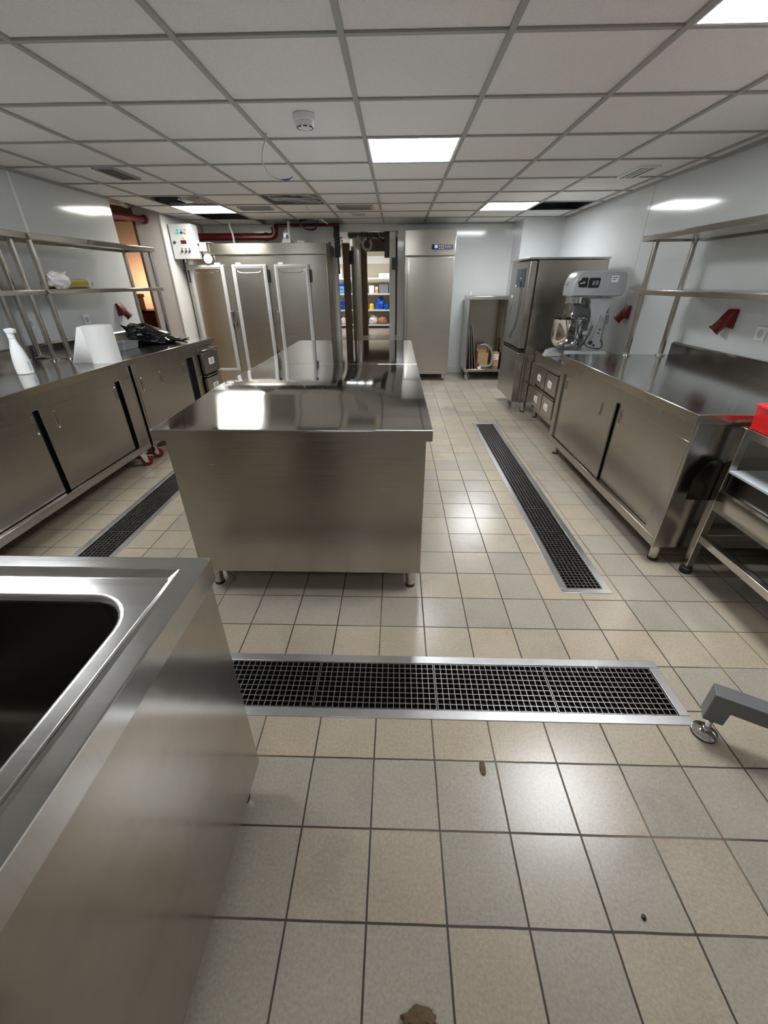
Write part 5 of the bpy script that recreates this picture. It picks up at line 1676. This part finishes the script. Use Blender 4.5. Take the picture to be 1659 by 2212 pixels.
sbox('carton', -0.60, -0.425, SZ[3], 0.125, 'white', 'white carton on the top store shelf, left of two', 'carton', group='white cartons on the top shelf')
sbox('carton', -0.415, -0.24, SZ[3], 0.125, 'white', 'white carton on the top store shelf, beside the jamb', 'carton', group='white cartons on the top shelf')
sbox('carton', -0.925, -0.755, SZ[2], 0.225, 'white', 'white box on the second store shelf by the door frame', 'carton')
sbox('storage_bin', -0.60, -0.30, SZ[2], 0.32, 'grey_plastic', 'large grey translucent bin on the second store shelf', 'bin', y0=15.35, y1=15.7)
t = thing('bottle', 'white and peach bottle on the second store shelf', 'bottle', (-0.68, 15.32, SZ[2]))
part('body', MB().lathe((-0.68, 15.32, SZ[2] + 0.001), [(0.045, 0.0), (0.05, 0.01), (0.05, 0.12)], 18), 'peach', t)
part('cap', MB().lathe((-0.68, 15.32, SZ[2] + 0.1212), [(0.05, 0.0), (0.05, 0.05), (0.035, 0.07)], 18), 'white', t)
solo('bag', MB().blob((-0.215, 15.36, SZ[2] + 0.12), (0.06, 0.08, 0.13), 4, 0.3, 2, 3, flat=SZ[2] + 0.002), 'blue_light', 'small light blue bag on the second store shelf', 'bag')
t = thing('canister', 'yellow canister on the third store shelf', 'canister', (-0.85, 15.34, SZ[1]))
part('body', MB().lathe((-0.85, 15.34, SZ[1] + 0.001), [(0.07, 0.0), (0.076, 0.01), (0.076, 0.13), (0.06, 0.165), (0.03, 0.18)], 22), 'yellow', t)
solo('bag', MB().blob((-0.565, 15.40, SZ[1] + 0.165), (0.165, 0.14, 0.185), 9, 0.35, 1.6, 4, flat=SZ[1] + 0.002).blob((-0.37, 15.36, SZ[1] + 0.08), (0.075, 0.09, 0.10), 3, 0.4, 2, 3, flat=SZ[1] + 0.002), 'blue', 'bright blue plastic bag on the third store shelf', 'bag')
sbox('carton', -0.26, -0.06, SZ[1], 0.26, 'black', 'dark box on the third store shelf beside the jamb', 'carton', y0=15.4, y1=15.7)
solo('bag', MB().blob((-0.80, 15.38, SZ[0] + 0.125), (0.145, 0.13, 0.15), 2, 0.35, 1.8, 4, flat=SZ[0] + 0.002), 'white_bag', 'white knotted bag on the lowest store shelf', 'bag')
solo('bag', MB().blob((-0.485, 15.36, SZ[0] + 0.11), (0.165, 0.13, 0.125), 6, 0.2, 1.6, 4, flat=SZ[0] + 0.002), 'kraft', 'brown paper bag on the lowest store shelf', 'bag')
sbox('carton', -2.02, -1.80, SZ[3], 0.26, 'white', 'white carton on the top store shelf, far left', 'carton')
for k in range(3):
    solo('water_pack', MB().box(-2.02 + 0.005 * k, -1.72, 15.24, 15.5, SZ[2] + 0.001 + 0.105 * k, SZ[2] + 0.10 + 0.105 * k), ('blue_light', 'blue_light', 'blue_dark')[k],
         ('light blue pack on the second store shelf, bottom of its stack', 'light blue pack on the second store shelf, middle of its stack', 'dark blue pack on top of the stack on the second store shelf')[k], 'pack', 'blue packs', bevel=0.02)
for k in range(2):
    solo('water_pack', MB().box(-2.03 + 0.005 * k, -1.74, 15.24, 15.5, SZ[1] + 0.001 + 0.145 * k, SZ[1] + 0.14 + 0.145 * k), 'blue_dark',
         ('dark blue pack on the third store shelf, lower of two', 'dark blue pack on the third store shelf, upper of two')[k], 'pack', 'blue packs', bevel=0.02)
for k in range(2):
    solo('bag', MB().blob((-2.02 + 0.21 * k, 15.36, SZ[0] + 0.10), (0.085, 0.12, 0.12), 20 + k, 0.3, 2, 3, flat=SZ[0] + 0.002), 'white_bag', ('white bag on the lowest store shelf, far left', 'white bag on the lowest store shelf, beside the dark column')[k], 'bag', 'white bags on the lowest shelf')

# warm room furniture
t = thing('bar_counter', 'dark wooden counter in the warm lit side room', 'counter', (-4.9, 9.0, 0))
part('top', MB().box(-6.2, -3.4, 8.55, 9.2, 0.87, 0.915), 'brown', t, bevel=0.004)
part('front', MB().box(-6.2, -3.4, 8.62, 9.15, 0.52, 0.869), 'orange', t)
part('base', MB().box(-6.2, -3.4, 8.66, 9.10, 0.0, 0.519), 'brown', t)
t = thing('coffee_machine', 'copper coloured box with a dark top on the side room counter', 'machine', (-5.13, 8.85, 0.915))
part('housing', MB().box(-5.28, -5.02, 8.72, 9.0, 0.9155, 1.13), 'orange', t, bevel=0.006)
part('lid', MB().box(-5.30, -5.0, 8.70, 9.02, 1.131, 1.19), 'brown', t, bevel=0.006)
solo('lamp_spot', MB().lathe((-5.02, 8.615, 0.83), [(0.0, -0.004), (0.02, -0.003), (0.022, 0.0)], 14, 'y'), M['lamp_warm'], 'small bright spot lamp on the side room counter front', 'lamp')

# ------------------------------------------------------------------ small litter on the floor
solo('leaf', MB().blob((0.290, 0.753, 0.004), (0.009, 0.022, 0.004), 3, 0.3, 2, 3, flat=0.0005), 'leaf', 'dry leaf on the foreground floor below the grating', 'leaf')
solo('crumpled_scrap', MB().blob((0.061, 0.225, 0.012), (0.035, 0.022, 0.014), 8, 0.35, 2.2, 4, flat=0.0005), 'leaf', 'crumpled brown scrap at the bottom edge of the photo', 'scrap')
solo('crumb', MB().blob((0.622, 0.406, 0.003), (0.006, 0.006, 0.004), 1, 0.4, 2, 2, flat=0.0003), 'black', 'black crumb on the foreground floor', 'crumb')
solo('paper_scrap', MB().tube([(0.815, 1.150, 0.006), (0.828, 1.170, 0.014), (0.832, 1.182, 0.018)], 0.004, 6), 'paper', 'small white scrap lying on the front grating', 'scrap')
